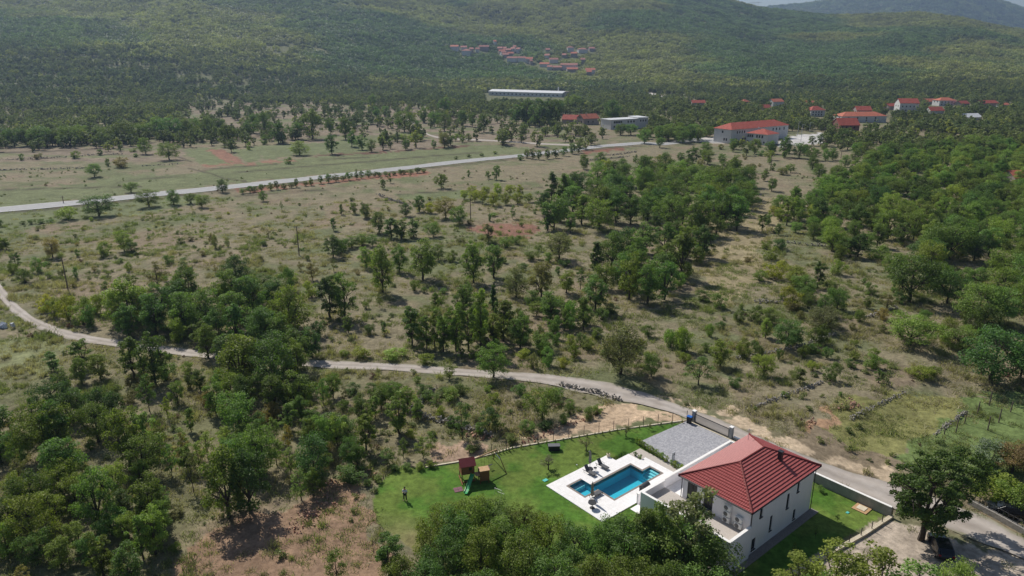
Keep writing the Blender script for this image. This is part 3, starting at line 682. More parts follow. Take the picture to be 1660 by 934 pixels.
bed = cells([5.36, 6.41, 7.7], [13.4, 19.11, 21.1], lambda u, v: (u > 6.41) or v > 19.11, -.2, .03, "pebble_bed", M['pebble']); tag(bed, "pebble bed beside the pool terrace", None, None, "structure")
pat = cells([-3.6, WX0, 16.0], [8.9, 11.65, 13.0], lambda u, v: (u > WX0) or v > 11.65, -.2, .04, "patio", M['deck']); tag(pat, "pale patio between garden wall and villa", None, None, "structure")

def placed(name, u, v, z, rz, label, cat, group=None): return thing(name, uvw(u, v, z), HA + rz, label, cat, group)
gw = placed("garden_wall", 7, 13.15, 0, 0, "white garden wall between the pool terrace and the villa", "wall")
mb = MB(); mb.b2(-9.2, 9.3, -.12, .12, -.05, 1.35); mb.build("wall_body", M['white'], gw)
mb = MB(); mb.b2(-9.25, 9.35, -.17, .17, 1.35, 1.43); mb.build("coping", M['cap'], gw)
mb = MB(); mb.b2(9.35, 9.6, -3.2, .17, 1.35, 1.43); mb.b2(9.38, 9.57, -3.2, .12, -.05, 1.35); mb.build("wall_return", M['cap'], gw)

# wall along the lane, gate, pillars
zl = lambda u, v: float(T(*uvw(u, v)[:2]))
cw = placed("concrete_wall", 19.35, 0, zl(19.3, 3), 0, "long grey concrete panel wall between the lane and the villa lawn", "wall")
b_ = zl(19.3, 3)
mb = MB()
for k in range(9):
    va = 14.4 - k * 2.33; vb = va - 2.31
    mb.b2(-.1, .1, vb, va, zl(19.3, (va + vb) / 2) - b_ - .7, .55 - b_ + zl(19.3, 6) * .5)
cwb = mb.build("panels", M['concrete'], cw)
mb = MB(); mb.b2(-.17, .17, 14.4 - 9 * 2.33, 14.42, .55 - b_ + zl(19.3, 6) * .5, .61 - b_ + zl(19.3, 6) * .5); mb.build("coping", M['cap'], cw)
mb = MB()
for k in range(10): mb.b2(-.13, .13, 14.4 - k * 2.33 - .05, 14.4 - k * 2.33 + .05, zl(19.3, 14.4 - k * 2.33) - b_ - .7, .545 - b_ + zl(19.3, 6) * .5)
mb.build("posts", M['concrete'], cw)
for v, lb in ((21.0, "concrete gate pillar with pale cap beside the blue-lidded bin"), (14.85, "concrete gate pillar between the sliding gate and the panel wall"), (6.3, "short concrete pillar in the lane wall behind the villa roof")):
    p = placed("gate_pillar", 19.3, v, -.05, 0, lb, "pillar", "pillars of the lane wall")
    hgt = 1.75 if v > 10 else 1.35
    MB().b2(-.22, .22, -.22, .22, -.5, hgt).build("shaft", M['concrete'], p); bevel(MB().b2(-.28, .28, -.28, .28, hgt, hgt + .1).build("cap", M['cap'], p), .02)
sg = placed("sliding_gate", 19.15, 17.95, 0, 0, "long grey metal sliding gate of slanted bars beside the lane", "gate")
mb = MB(); mb.b2(-.04, .04, -2.85, 2.85, 1.35, 1.43); mb.b2(-.04, .04, -2.85, 2.85, .1, .2); mb.b2(-.04, .04, -2.85, -2.77, .2, 1.35); mb.b2(-.04, .04, 2.77, 2.85, .2, 1.35)
mb.build("gate_frame", M['gutter'], sg)
mb = MB()
for k in range(46): mb.box((0, -2.7 + k * .12, .775), (.02, .055, 1.15), .6)
mb.build("bars", M['gate'], sg)
tr = placed("gate_track", 18.85, 17.5, .05, 0, "pale concrete strip under the sliding gate", "kerb"); MB().b2(-.09, .09, -3.9, 4.1, -.1, .03).build("strip", M['kerb'], tr)
wb = placed("wheelie_bin", 18.45, 21.15, .05, .2, "dark wheelie bin with a blue lid beside the gate pillar", "bin")
mb = MB(); mb.add([(-.24, -.27, .06), (.24, -.27, .06), (.24, .27, .06), (-.24, .27, .06), (-.29, -.34, .98), (.29, -.34, .98), (.29, .34, .98), (-.29, .34, .98)], [(3, 2, 1, 0), (4, 5, 6, 7), (0, 1, 5, 4), (1, 2, 6, 5), (2, 3, 7, 6), (3, 0, 4, 7)])
bevel(mb.build("body", M['blackp'], wb), .02)
bevel(MB().box((0, 0, 1.02), (.66, .76, .08), 0).build("lid", M['blue'], wb), .02)
for y in (-.24, .24): mb = MB(); mb.tube([(-.28, y, .1), (-.22, y, .1)], .1, 12); mb.build("wheel", M['tyre'], wb)
ip = placed("intercom_panel", 8.6, 16.3, .04, .1, "upright white metal panel between the hedge and the paving", "panel")
bevel(MB().b2(-.3, .3, -.06, .06, 0, 1.25).build("body", M['steel'], ip), .015)
MB().b2(-.12, .12, -.075, -.06, .85, 1.1).build("keypad", M['gutter'], ip)
# low kerb wall and wire fence along the back of the lawn
BF = [G(1113, 682), G(1000, 697.5), G(920, 711.5), G(831, 726.5), G(797, 737), G(740, 750), G(690, 758)]
def seg_wall(name, pts, wdt, h0, h1, m, lab, cat, stepz=.5):
    a = pts[0]; o = thing(name, (a[0], a[1], a[2]), 0, lab, cat)
    mb = MB()
    for p, q in zip(pts, pts[1:]):
        L = math.hypot(q[0] - p[0], q[1] - p[1]); n_ = max(1, int(L / 3)); an_ = math.atan2(q[1] - p[1], q[0] - p[0])
        for i in range(n_):
            x0 = p[0] + (q[0] - p[0]) * i / n_; y0 = p[1] + (q[1] - p[1]) * i / n_; x1 = p[0] + (q[0] - p[0]) * (i + 1) / n_; y1 = p[1] + (q[1] - p[1]) * (i + 1) / n_
            z_ = float(T((x0 + x1) / 2, (y0 + y1) / 2))
            mb.box(((x0 + x1) / 2 - a[0], (y0 + y1) / 2 - a[1], z_ + (h0 + h1) / 2 - a[2]), (L / n_ - .01, wdt, h1 - h0), an_)
    mb.build("kerb", m, o); return o
bfw = seg_wall("kerb_wall", BF, .22, -.4, .14, M['kerb'], "low pale kerb wall edging the back of the lawn", "wall")
bf = thing("wire_fence", (BF[0][0], BF[0][1], BF[0][2] + .1), 0, "rusty post and wire mesh fence along the back of the lawn", "fence")
def fence_posts(o, pts, n, h, r, m, zoff, bend=0):
    L = [0]
    for p, q in zip(pts, pts[1:]): L.append(L[-1] + math.hypot(q[0] - p[0], q[1] - p[1]))
    res = []
    for i in range(n):
        s = L[-1] * i / (n - 1); k = min(max(j for j in range(len(L)) if L[j] <= s + 1e-6), len(pts) - 2); f = (s - L[k]) / (L[k + 1] - L[k])
        x = pts[k][0] * (1 - f) + pts[k + 1][0] * f; y = pts[k][1] * (1 - f) + pts[k + 1][1] * f; z = float(T(x, y)) + zoff
        lx, ly, lz = x - o.location.x, y - o.location.y, z - o.location.z
        mb = MB(); mb.b2(lx - r, lx + r, ly - r, ly + r, lz - .2, lz + h); mb.build("post", m, o); res.append((lx, ly, lz))
    return res
fp = fence_posts(bf, BF[:5], 14, 1.5, .035, M['rust'], .12)
mb = MB()
for p, q in zip(fp, fp[1:]):
    for hh in (.1, .5, .95, 1.4): mb.tube([(p[0], p[1], p[2] + hh), (q[0], q[1], q[2] + hh)], .006, 3)
    n_ = 10
    for i in range(n_):
        f = i / n_; x = p[0] * (1 - f) + q[0] * f; y = p[1] * (1 - f) + q[1] * f; z = p[2] * (1 - f) + q[2] * f
        mb.tube([(x, y, z + .05), (x, y, z + 1.4)], .004, 3)
mb.build("wire_mesh", M['rust'], bf)
# boundary of the front yard
FB = [uvw(19.45, -6.7), uvw(13.5, -6.15), uvw(8, -5.35), uvw(3, -4.65), uvw(-6, -3.4)]
FB = [(p[0], p[1], float(T(p[0], p[1]))) for p in FB]
seg_wall("boundary_kerb", FB, .45, -.5, .3, M['kerb'], "low sandy concrete wall edging the shaded lawn beside the villa", "wall")
ff = thing("mesh_fence", (FB[0][0], FB[0][1], FB[0][2] + .3), 0, "dark green mesh fence with short posts on the low sandy wall", "fence")
fq = fence_posts(ff, FB, 13, .95, .035, M['gutter'], .3)
mb = MB()
for p, q in zip(fq, fq[1:]):
    for hh in (.08, .3, .55, .8): mb.tube([(p[0], p[1], p[2] + hh), (q[0], q[1], q[2] + hh)], .006, 3)
    for i in range(14):
        f = i / 14; mb.tube([(p[0] * (1 - f) + q[0] * f, p[1] * (1 - f) + q[1] * f, p[2] + .05), (p[0] * (1 - f) + q[0] * f, p[1] * (1 - f) + q[1] * f, p[2] + .82)], .004, 3)
mb.build("wire_mesh", M['gutter'], ff)
# manhole plate on the lawn, turquoise covers, storage box
x, y, z = G(1397, 825); mh = thing("septic_cover", (x, y, z), HA, "square orange-framed concrete access cover on the villa lawn", "cover")
MB().b2(-.85, .85, -.85, .85, 0, .1).build("frame", M['woodlight'], mh); bevel(MB().b2(-.5, .5, -.5, .5, .1, .17).build("lid", M['kerb'], mh), .02)
for px, py, s, lb in ((884, 779, .5, "turquoise valve cover in the grass beside the pool terrace"), (1374, 831.5, .32, "turquoise valve cover on the lawn beside the concrete wall")):
    x, y, z = G(px, py); o = thing("valve_cover", (x, y, z), HA, lb, "cover", "turquoise valve covers"); bevel(MB().b2(-s / 2 * 1.3, s / 2 * 1.3, -s / 2, s / 2, 0, .07).build("lid", M['turq'], o), .02)
x, y, z = G(898, 729); o = thing("storage_box", (x, y, z), .05, "black garden storage box on the lawn near the back fence", "storage box")
bevel(MB().b2(-.75, .75, -.4, .4, 0, .62).build("body", M['blackp'], o), .03); bevel(MB().box((0, 0, .68), (1.6, .9, .09), 0, rx=-.06).build("lid", M['greycloth'], o), .02)
# --- loungers, parasols, pot, tables, barbecue
def lounger(u, v, rz, lb):
    o = placed("sun_lounger", u, v, .1, rz, lb, "sun lounger", "sun loungers on the pool terrace")
    f = MB(); f.b2(-.32, -.28, -.95, .95, .26, .31); f.b2(.28, .32, -.95, .95, .26, .31); f.b2(-.28, .28, -.95, -.91, .26, .31)
    f.build("frame", M['gutter'], o)
    MB().b2(-.28, .28, -.92, .35, .31, .335).build("seat", M['fabric'], o)
    a = 1.0; bk = MB(); bk.box((0, .35 + .36 * math.cos(a), .33 + .36 * math.sin(a)), (.58, .74, .03), rx=a); bk.build("backrest", M['fabric'], o)
    for sx in (-.3, .3):
        for sy in (-.85, .7): MB().b2(sx - .02, sx + .02, sy - .02, sy + .02, 0, .26).build("leg", M['gutter'], o)
    for sx in (-.34, .34):
        ar = MB(); ar.tube([(sx, -.05, .3), (sx, 0, .5), (sx, .35, .52), (sx, .4, .3)], .02, 6); ar.build("armrest", M['gutter'], o)
lounger(.35, 21.1, 0, "grey sun lounger right of the closed parasol, under the potted plant")
lounger(-1.95, 21.1, 0, "grey sun lounger left of the closed parasol by the lawn")
lounger(-4.9, 17.25, 1.57, "grey sun lounger between the spa basin and the second closed parasol")
def parasol(u, v, lb):
    o = placed("parasol", u, v, .1, 0, lb, "parasol", "closed parasols on the pool terrace")
    MB().lathe((0, 0, 0), [(.42, 0), (.42, .07), (.1, .1)], 16).build("base", M['gutter'], o)
    mb = MB(); mb.tube([(0, 0, .08), (0, 0, 2.75)], .03, 8); mb.build("pole", M['gutter'], o)
    mb = MB(); n_ = 16; vs = []; fs = []
    prof = [(.17, .85), (.21, 1.15), (.18, 1.7), (.13, 2.3), (.05, 2.65)]
    for r, z in prof:
        for k in range(n_): t = 2 * math.pi * k / n_; rr = r * (1 if k % 2 else .62); vs.append((rr * math.cos(t), rr * math.sin(t), z))
    for i in range(len(prof) - 1):
        for k in range(n_): fs.append((i * n_ + k, i * n_ + (k + 1) % n_, (i + 1) * n_ + (k + 1) % n_, (i + 1) * n_ + k))
    fs.append(tuple(range(n_))[::-1]); mb.add(vs, fs); mb.build("canopy", M['canvas'], o)
parasol(-1.15, 21.85, "closed taupe parasol between the two loungers by the lawn")
parasol(-6.05, 16.75, "closed taupe parasol beside the spa basin and round table")
o = placed("side_table", -.95, 21.1, .1, 0, "small dark side table between the two loungers", "table")
MB().lathe((0, 0, 0), [(.22, .42), (.22, .45)], 16).build("top", M['gutter'], o)
for k in range(3): t = k * 2.1; mb = MB(); mb.tube([(.16 * math.cos(t), .16 * math.sin(t), 0), (.1 * math.cos(t), .1 * math.sin(t), .42)], .015, 5); mb.build("leg", M['gutter'], o)
o = placed("round_table", -6.9, 15.9, .1, 0, "round dark table on the terrace corner below the parasol", "table")
MB().lathe((0, 0, 0), [(.5, .7), (.5, .74)], 20).build("top", M['gutter'], o)
MB().lathe((0, 0, 0), [(.3, 0), (.3, .04), (.05, .06), (.05, .7)], 12).build("pedestal", M['gutter'], o)
o = placed("barbecue", 0.1, 14.0, .1, .15, "large charcoal grill with curved hood at the pool's near corner", "barbecue")
bevel(MB().b2(-.65, .65, -.35, .35, .12, .85).build("cabinet", M['blackp'], o), .02)
mb = MB(); n_ = 10; pr = [(.38 * math.cos(math.pi * k / n_), .9 + .34 * math.sin(math.pi * k / n_)) for k in range(n_ + 1)]
vs = [(-.7, a, b) for a, b in pr] + [(.7, a, b) for a, b in pr]; mb.add(vs, [(i, i + 1, i + 12, i + 11) for i in range(n_)] + [tuple(range(11))[::-1], tuple(range(11, 22))]); mb.build("hood", M['steel'] if False else M['gutter'], o)
mb = MB(); mb.tube([(-.5, -.4, 1.0), (.5, -.4, 1.0)], .02, 6); mb.build("handle", M['steel'], o)
for sx in (-.55, .55): MB().b2(sx - .04, sx + .04, -.3, .3, 0, .12).build("foot", M['gutter'], o)
# --- play set
x, y, z = G(742, 781)
pl = thing("play_tower", (-5.6, 77.2, 0), .28, "wooden play tower with red gabled roof, green slide and climbing wing", "play tower")
for sx in (-.75, .75):
    for sy in (-.75, .75): MB().b2(sx - .05, sx + .05, sy - .05, sy + .05, 0, 2.3).build("post", M['wood'], pl)
MB().b2(-.85, .85, -.85, .85, 1.15, 1.22).build("floor", M['wood'], pl)
mb = MB()
for a in (-1, 1): mb.b2(-.8, .8, a * .8 - .02, a * .8 + .02, 1.22, 2.3)
mb.b2(-.82, -.78, -.78, .78, 1.22, 2.3); mb.b2(.78, .82, .1, .78, 1.22, 2.3); mb.b2(.78, .82, -.78, -.5, 1.22, 2.3)
mb.add([(-.8, -.82, 2.3), (.8, -.82, 2.3), (0, -.82, 2.85) if False else (.8, -.82, 2.3)], [(0, 1, 2)]) if False else None
mb.add([(-.8, -.8, 2.3), (-.8, .8, 2.3), (-.8, 0, 2.85)], [(0, 1, 2)]); mb.add([(.8, -.8, 2.3), (.8, .8, 2.3), (.8, 0, 2.85)], [(0, 1, 2)])
mb.build("cabin_wall", M['wood'], pl)
MB().box((.3, -.825, 1.85), (.4, .01, .4)).build("window", M['glass'], pl)
mb = MB(); a = math.atan2(.65, .95); mb.box((0, -.5, 2.62), (2.0, 1.2, .05), rx=a); mb.box((0, .5, 2.62), (2.0, 1.2, .05), rx=-a); mb.build("roof", M['redfelt'], pl)
mb = MB(); mb.b2(-.9, .9, -.8, -.7, .02, .12); mb.b2(-.9, -.8, -1.4, .8, .12, .2); mb.build("ground_beam", M['wood'], pl)
# lower platform wing with climbing box
for sx in (1.35, 2.45):
    for sy in (-1.5, -.7): MB().b2(sx - .05, sx + .05, sy - .05, sy + .05, 0, 1.75).build("post", M['wood'], pl)
MB().b2(.8, 2.5, -1.5, -.6, 1.1, 1.16).build("platform", M['woodlight'], pl)
mb = MB(); mb.b2(1.3, 2.5, -1.56, -1.52, .35, 1.7); mb.b2(2.46, 2.5, -1.52, -.6, .35, 1.7); mb.b2(1.3, 2.5, -.6, -.56, .35, 1.7); mb.build("climbing_panel", M['wood'], pl)
MB().b2(1.3, 2.55, -1.6, -.5, 1.7, 1.76).build("panel_top", M['woodlight'], pl)
mb = MB(); pts = [(.55, -1.0, 1.2), (.35, -1.3, 1.1), (-.05, -1.9, .7), (-.5, -2.6, .3), (-.75, -3.05, .16), (-.9, -3.3, .15)]
vs = []; fs = []
for (a_, b_, c_) in pts:
    px_, py_ = .83, -.55
    for s_, dz in ((-.26, .16), (-.22, 0), (.22, 0), (.26, .16)): vs.append((a_ + px_ * s_, b_ + py_ * s_, c_ + dz))
for i in range(len(pts) - 1):
    for k in range(3): fs.append((i * 4 + k, i * 4 + k + 1, i * 4 + k + 5, i * 4 + k + 4))
mb.add(vs, fs); so_ = mb.build("slide", M['slide'], pl); sm_ = so_.modifiers.new('t', 'SOLIDIFY'); sm_.thickness = .03
sw = thing("swing_frame", (-3.3, 79.0, 0), 0, "wooden swing beam on an A-frame right of the play tower", "swing")
mb = MB(); A1 = (-1.75, -1.6, 2.5); A2 = (1.35, 1.1, 2.4); mb.tube([A1, A2], .09, 6); mb.build("beam", M['woodlight'], sw)
for e in ((2.6, -.6, 0), (.85, 2.8, 0)): mb = MB(); mb.tube([A2, e], .055, 6); mb.build("leg", M['wood'], sw)
mb = MB(); mb.tube([(1.85, .4, 1.4), (1.2, 1.75, 1.45)], .045, 6); mb.build("crossbar", M['cap'], sw)
for f in (.45, .75):
    c0 = Vector(A1).lerp(Vector(A2), f); mb = MB()
    for s_ in (-.2, .2): mb.tube([c0 + Vector((s_, s_ * .7, 0)), c0 + Vector((s_, s_ * .7, -1.8))], .01, 4)
    mb.box(c0 + Vector((0, 0, -1.82)), (.5, .2, .04), .61); mb.build("swing_seat", M['blackp'], sw)
for px, py, w_, d_, lb in ((743, 794, 1.1, 1.0, "reddish rubber mat at the foot of the green slide"), (786.5, 759, 1.1, .9, "reddish rubber mat under the swing beam"), (784, 774, .8, .8, "reddish rubber mat behind the climbing wing")):
    x, y, z = G(px, py); o = thing("rubber_mat", (x, y, z), .35, lb, "mat", "rubber mats by the play set")
    mb = MB()
    for i in (-1, 1):
        for j in (-1, 1): mb.box((i * w_ / 4, j * d_ / 4, .03), (w_ / 2 - .02, d_ / 2 - .02, .05))
    bevel(mb.build("mat_tiles", M['mat'], o), .01)
x, y, z = G(806, 803); o = thing("football_goal", (x + .1, y, z), -.6, "small white tube football goal on the lawn", "goal")
mb = MB(); mb.tube([(-.5, 0, 0), (-.5, 0, .85), (.5, 0, .85), (.5, 0, 0)], .025, 6); mb.tube([(-.5, 0, .85), (-.5, .6, 0), (.5, .6, 0), (.5, 0, .85)], .02, 6); mb.build("frame", M['cap'], o)
# --- garden lamps
for k, (px, py) in enumerate(((955, 735), (935, 757))):
    x, y, z = G(px, py); o = thing("garden_spotlight", (x, y, z), 0, ["small round garden spotlight under the olive tree behind the parasol", "small garden spotlight on the lawn left of the loungers"][k], "lamp")
    MB().lathe((0, 0, 0), [(.02, 0), (.02, .2)], 6).build("stake", M['gutter'], o); MB().lathe((0, 0, .2), [(.05, 0), (.09, .08), (.09, .14), (.03, .16)], 10).build("head", M['steel'], o)
# --- cars
def car(x, y, z, rz, lb):
    o = thing("parked_car", (x, y, z), rz, lb, "car", "parked cars")
    prof = [(-2.05, .35), (-2.1, .75), (-1.95, .98), (-1.55, 1.42), (-.6, 1.55), (.35, 1.5), (1.05, 1.02), (1.95, .85), (2.08, .55), (2.05, .3)]
    mb = MB(); ys = [(-.86, .9), (-.78, 1.0), (0, 1.02), (.78, 1.0), (.86, .9)]; vs = []; fs = []; n_ = len(prof)
    for yy, s_ in ys:
        for px_, pz_ in prof:
            tum = .16 * max(0, pz_ - .95) / .6
            vs.append((px_ * (s_ if abs(px_) > 1.9 else 1), yy * (1 - tum), .3 + (pz_ - .3) * (1 if abs(yy) < .8 else .985)))
    for i in range(len(ys) - 1):
        for k in range(n_): fs.append((i * n_ + k, i * n_ + (k + 1) % n_, (i + 1) * n_ + (k + 1) % n_, (i + 1) * n_ + k))
    fs.append(tuple(range(n_))[::-1]); fs.append(tuple((len(ys) - 1) * n_ + k for k in range(n_)))
    mb.add(vs, fs); bevel(mb.build("body", M['carpaint'], o, smooth=False), .05, 3)
    g = MB(); g.add([(-1.99, -.62, 1.0), (-1.99, .62, 1.0), (-1.6, .55, 1.4), (-1.6, -.55, 1.4)], [(0, 1, 2, 3)]); g.v = [(a - .03, b, c + .02) for a, b, c in g.v]; gg = g.build("rear_window", M['glass'], o)
    g = MB(); g.add([(.42, -.6, 1.5), (.42, .6, 1.5), (1.06, .68, 1.05), (1.06, -.68, 1.05)], [(0, 1, 2, 3)]); g.v = [(a + .03, b, c + .02) for a, b, c in g.v]; g.build("windscreen", M['glass'], o)
    for s_ in (-1, 1):
        g = MB(); g.add([(-1.45, s_ * .845, 1.02), (.9, s_ * .845, 1.02), (.3, s_ * .765, 1.43), (-1.3, s_ * .765, 1.43)], [(0, 1, 2, 3)]); g.build("side_window", M['glass'], o)
        MB().box((-2.07, s_ * .66, .85), (.06, .22, .16)).build("tail_lamp", M['lamp'], o); MB().box((1.98, s_ * .62, .72), (.1, .3, .12)).build("headlight", M['steel'], o)
        MB().box((.75, s_ * .95, 1.02), (.14, .14, .1)).build("wing_mirror", M['carpaint'], o)
        for wx in (-1.25, 1.3):
            w_ = MB(); w_.tube([(wx, s_ * .68, .31), (wx, s_ * .88, .31)], .31, 18); wo_ = w_.build("wheel", M['tyre'], o); r_ = MB(); r_.tube([(wx, s_ * .87, .31), (wx, s_ * .89, .31)], .2, 14); r_.build("rim", M['rim'], wo_)
x, y, z = G(1531, 893); car(x - .5, y, z, R(75), "small black car parked on the gravel beside the big oak")
x, y, z = G(1633, 840); car(x + .3, y + .6, z, R(150), "black car behind the bars of the yard fence across the lane")
# --- stone edged yard over the lane
FL = [G(1570, 817), G(1610, 838), G(1660, 866), G(1740, 912)]
seg_wall("yard_wall", FL, .4, -.2, .7, M['stone'], "low grey stone block wall across the lane from the big oak", "wall")
yf = thing("yard_railing", (FL[0][0], FL[0][1], FL[0][2] + .7), 0, "dark railing on the stone wall in front of the parked car", "fence")
ya = fence_posts(yf, FL, 22, .8, .02, M['gutter'], .7); mb = MB()
for p, q in zip(ya, ya[1:]):
    for hh in (.12, .72): mb.tube([(p[0], p[1], p[2] + hh), (q[0], q[1], q[2] + hh)], .018, 4)
mb.build("rails", M['gutter'], yf)
# --- person
def person():
    x, y, z = G(657, 811.5)
    o = thing("person", (x, y, z), R(-100) + math.pi / 2 * 0, "person in white shirt and dark trousers standing on the lawn holding a small controller", "person")
    s = 1.0
    J = {'pel': (0, 0, .98), 'sp': (0, 0, 1.18), 'ch': (0, 0, 1.42), 'nk': (0, 0, 1.56), 'hd': (.03, 0, 1.64), 'hd2': (.04, 0, 1.74), 'hd3': (.03, 0, 1.83)}
    rad = {'pel': .155, 'sp': .135, 'ch': .17, 'nk': .06, 'hd': .085, 'hd2': .10, 'hd3': .07}
    E_ = [('pel', 'sp'), ('sp', 'ch'), ('ch', 'nk'), ('nk', 'hd'), ('hd', 'hd2'), ('hd2', 'hd3')]
    for t, g in (('l', 1), ('r', -1)):
        J.update({t + 'h': (0, g * .11, .92), t + 'k': (.03, g * .14, .5), t + 'a': (-.02, g * .17, .09), t + 't': (.16, g * .19, .04),
                  t + 's': (0, g * .20, 1.46), t + 'e': (.06, g * .30, 1.2), t + 'w': (.28, g * .13, 1.24), t + 'p': (.34, g * .09, 1.26)})
        rad.update({t + 'h': .10, t + 'k': .065, t + 'a': .045, t + 't': .04, t + 's': .075, t + 'e': .048, t + 'w': .032, t + 'p': .034})
        E_ += [('pel', t + 'h'), (t + 'h', t + 'k'), (t + 'k', t + 'a'), (t + 'a', t + 't'), ('ch', t + 's'), (t + 's', t + 'e'), (t + 'e', t + 'w'), (t + 'w', t + 'p')]
        for f in range(5):
            a = J[t + 'p']; dz = .03 - f * .017; ln = (.05, .075, .085, .08, .06)[f]
            b1 = (a[0] + ln * .6, a[1] - g * .01 * (f > 0) + g * .02 * (f == 0), a[2] + dz); b2 = (b1[0] + ln * .3, b1[1] - g * .03, b1[2] + .005)
            J[t + 'f%d' % f] = b1; J[t + 'g%d' % f] = b2; rad[t + 'f%d' % f] = .009; rad[t + 'g%d' % f] = .008
            E_ += [(t + 'p', t + 'f%d' % f), (t + 'f%d' % f, t + 'g%d' % f)]
    def skin(name, keys, grow, m):
        ks = list(keys); me = bpy.data.meshes.new(name); me.from_pydata([J[k] for k in ks], [(ks.index(a), ks.index(b)) for a, b in E_ if a in ks and b in ks], [])
        ob = link(bpy.data.objects.new(name, me), o); ob.modifiers.new('s', 'SKIN')
        for i, k in enumerate(ks): r = rad[k] + grow; me.skin_vertices[0].data[i].radius = (r, r); me.skin_vertices[0].data[i].use_root = (i == 0)
        sb = ob.modifiers.new('b', 'SUBSURF'); sb.levels = 1; sb.render_levels = 1; me.materials.append(m); return ob
    skin("body", J.keys(), 0, M['skin'])
    skin("shirt", ['sp', 'pel', 'ch', 'ls', 'rs', 'le', 're'], .018, M['shirt'])
    J['pel'] = (0, 0, .96)
    skin("trousers", ['pel', 'lh', 'rh', 'lk', 'rk', 'la', 'ra'], .02, M['trouser'])
    mb = MB(); mb.lathe((.01, 0, 1.74), [(.105, 0), (.115, .05), (.09, .11), (.03, .14)], 12); mb.build("hair", M['hair'], o)
    c = thing("drone_controller", (0, 0, 0), 0, "small dark controller held in the standing person's hands", "controller")
    c.location = Matrix.Rotation(o.rotation_euler[2], 3, 'Z') @ Vector((.40, 0, 1.27)) + o.location; c.rotation_euler = o.rotation_euler
    bevel(MB().box((0, 0, 0), (.12, .2, .04)).build("body", M['blackp'], c), .01); MB().box((.03, 0, .045), (.01, .14, .08)).build("screen", M['glass'], c)
person()

# ------------------------------------------------------------------ far buildings
def building(p0, p1, depth, h, rh, kind, wallm, roofm, lab, name="house", cat="house", group=None, win=None, side=None, over=.4, chim=False):
    """p0 -> p1 front edge on the land; local x along it, y to the back"""
    ang = math.atan2(p1[1] - p0[1], p1[0] - p0[0]); L = math.hypot(p1[0] - p0[0], p1[1] - p0[1])
    zb = min(float(T(p0[0] + math.cos(ang) * a - math.sin(ang) * b, p0[1] + math.sin(ang) * a + math.cos(ang) * b)) for a in (0, L) for b in (0, depth))
    zt = max(p0[2], p1[2])
    o = thing(name, (p0[0], p0[1], zt), ang, lab, cat, group); d = depth; lo = zb - zt - .5
    mb = MB(); mb.add([(0, 0, lo), (L, 0, lo), (L, d, lo), (0, d, lo), (0, 0, h), (L, 0, h), (L, d, h), (0, d, h)], [(0, 1, 5, 4), (1, 2, 6, 5), (2, 3, 7, 6), (3, 0, 4, 7), (4, 5, 6, 7)])
    if kind == 'gable': mb.add([(0, 0, h), (0, d, h), (0, d / 2, h + rh)], [(0, 1, 2)]); mb.add([(L, 0, h), (L, d, h), (L, d / 2, h + rh)], [(0, 1, 2)])
    mb.build("wall", wallm, o)
    e = over; k = e * rh / (d / 2); r = MB(); t = .18
    if kind == 'gable':
        for z_ in (0, -t): r.add([(-e, -e, h - k + z_ + .05), (L + e, -e, h - k + z_ + .05), (L + e, d / 2, h + rh + z_ + .05), (-e, d / 2, h + rh + z_ + .05), (L + e, d + e, h - k + z_ + .05), (-e, d + e, h - k + z_ + .05)], [(0, 1, 2, 3), (3, 2, 4, 5)])
        n0 = 0; r.f += [(0, 1, 7, 6), (1, 2, 8, 7), (2, 4, 10, 8), (4, 5, 11, 10), (5, 3, 9, 11), (3, 0, 6, 9)]; r.m += [0] * 6
    elif kind == 'hip':
        q = d / 2
        r.add([(-e, -e, h - k), (L + e, -e, h - k), (L + e, d + e, h - k), (-e, d + e, h - k), (q, q, h + rh), (max(L - q, q + .1), q, h + rh)], [(0, 1, 5, 4), (1, 2, 5), (2, 3, 4, 5), (3, 0, 4), (3, 2, 1, 0)])
    else:
        r.b2(-e, L + e, -e, d + e, h + .01, h + .3)
    ro = r.build("roof", roofm, o)
    if chim: MB().b2(L * .3, L * .3 + .6, d * .4, d * .4 + .6, h, h + rh + .8).build("chimney", wallm, ro)
    def wins(rows, fn):
        proto = None
        for z0, wh, ww, xs in rows:
            for x in xs:
                c, dm = fn(x, z0 + wh / 2, ww, wh)
                m_ = MB().box((0, 0, 0), dm); w_ = m_.build("window", M['glass'], o) if proto is None or tuple(dm) != pd else None
                if w_ is None: w_ = proto.copy(); C.objects.link(w_)
                else: proto = w_; pd = tuple(dm)
                w_.location = c
    if win: wins(win, lambda x, z, ww, wh: ((x * L, -.03, z), (ww, .1, wh)))
    if side: wins(side, lambda x, z, ww, wh: ((-.03, x * d, z), (.1, ww, wh)))
    return o
def at3(px, py): return G(px, py)
def off(p, ang, L): x, y = p[0] + math.cos(ang) * L, p[1] + math.sin(ang) * L; return (x, y, float(T(x, y)))
p0, p1 = at3(1184, 233.5), at3(1276, 223.5)
building(p0, p1, 13, 8.3, 3.0, 'hip', M['housewall'], M['houseroof'], "long white two storey school with a red hip roof", "school_building", "school", None,
         [(5.4, 1.5, .9, (.10, .14, .18, .22, .72, .78, .84, .92)), (1.2, 1.4, .9, (.09, .2, .24, .7, .8))], [(1.2, 1.5, .9, (.25, .38)), (5.6, 1.3, 1, (.5,))], over=.6)
p0, p1 = at3(1209, 233), at3(1243, 236)
building(p0, p1, 12, 6.4, 2.3, 'hip', M['housewall'], M['houseroof'], "lower white wing with red hip roof standing before the school", "school_wing", "school", None,
         [(3.9, 1.6, 1.0, (.08, .18, .28, .5, .62, .75)), (1.0, 1.0, .9, (.08, .3, .5, .65, .85))], None, over=.5, chim=True)
p0, p1 = at3(946, 202.5), at3(971, 202)
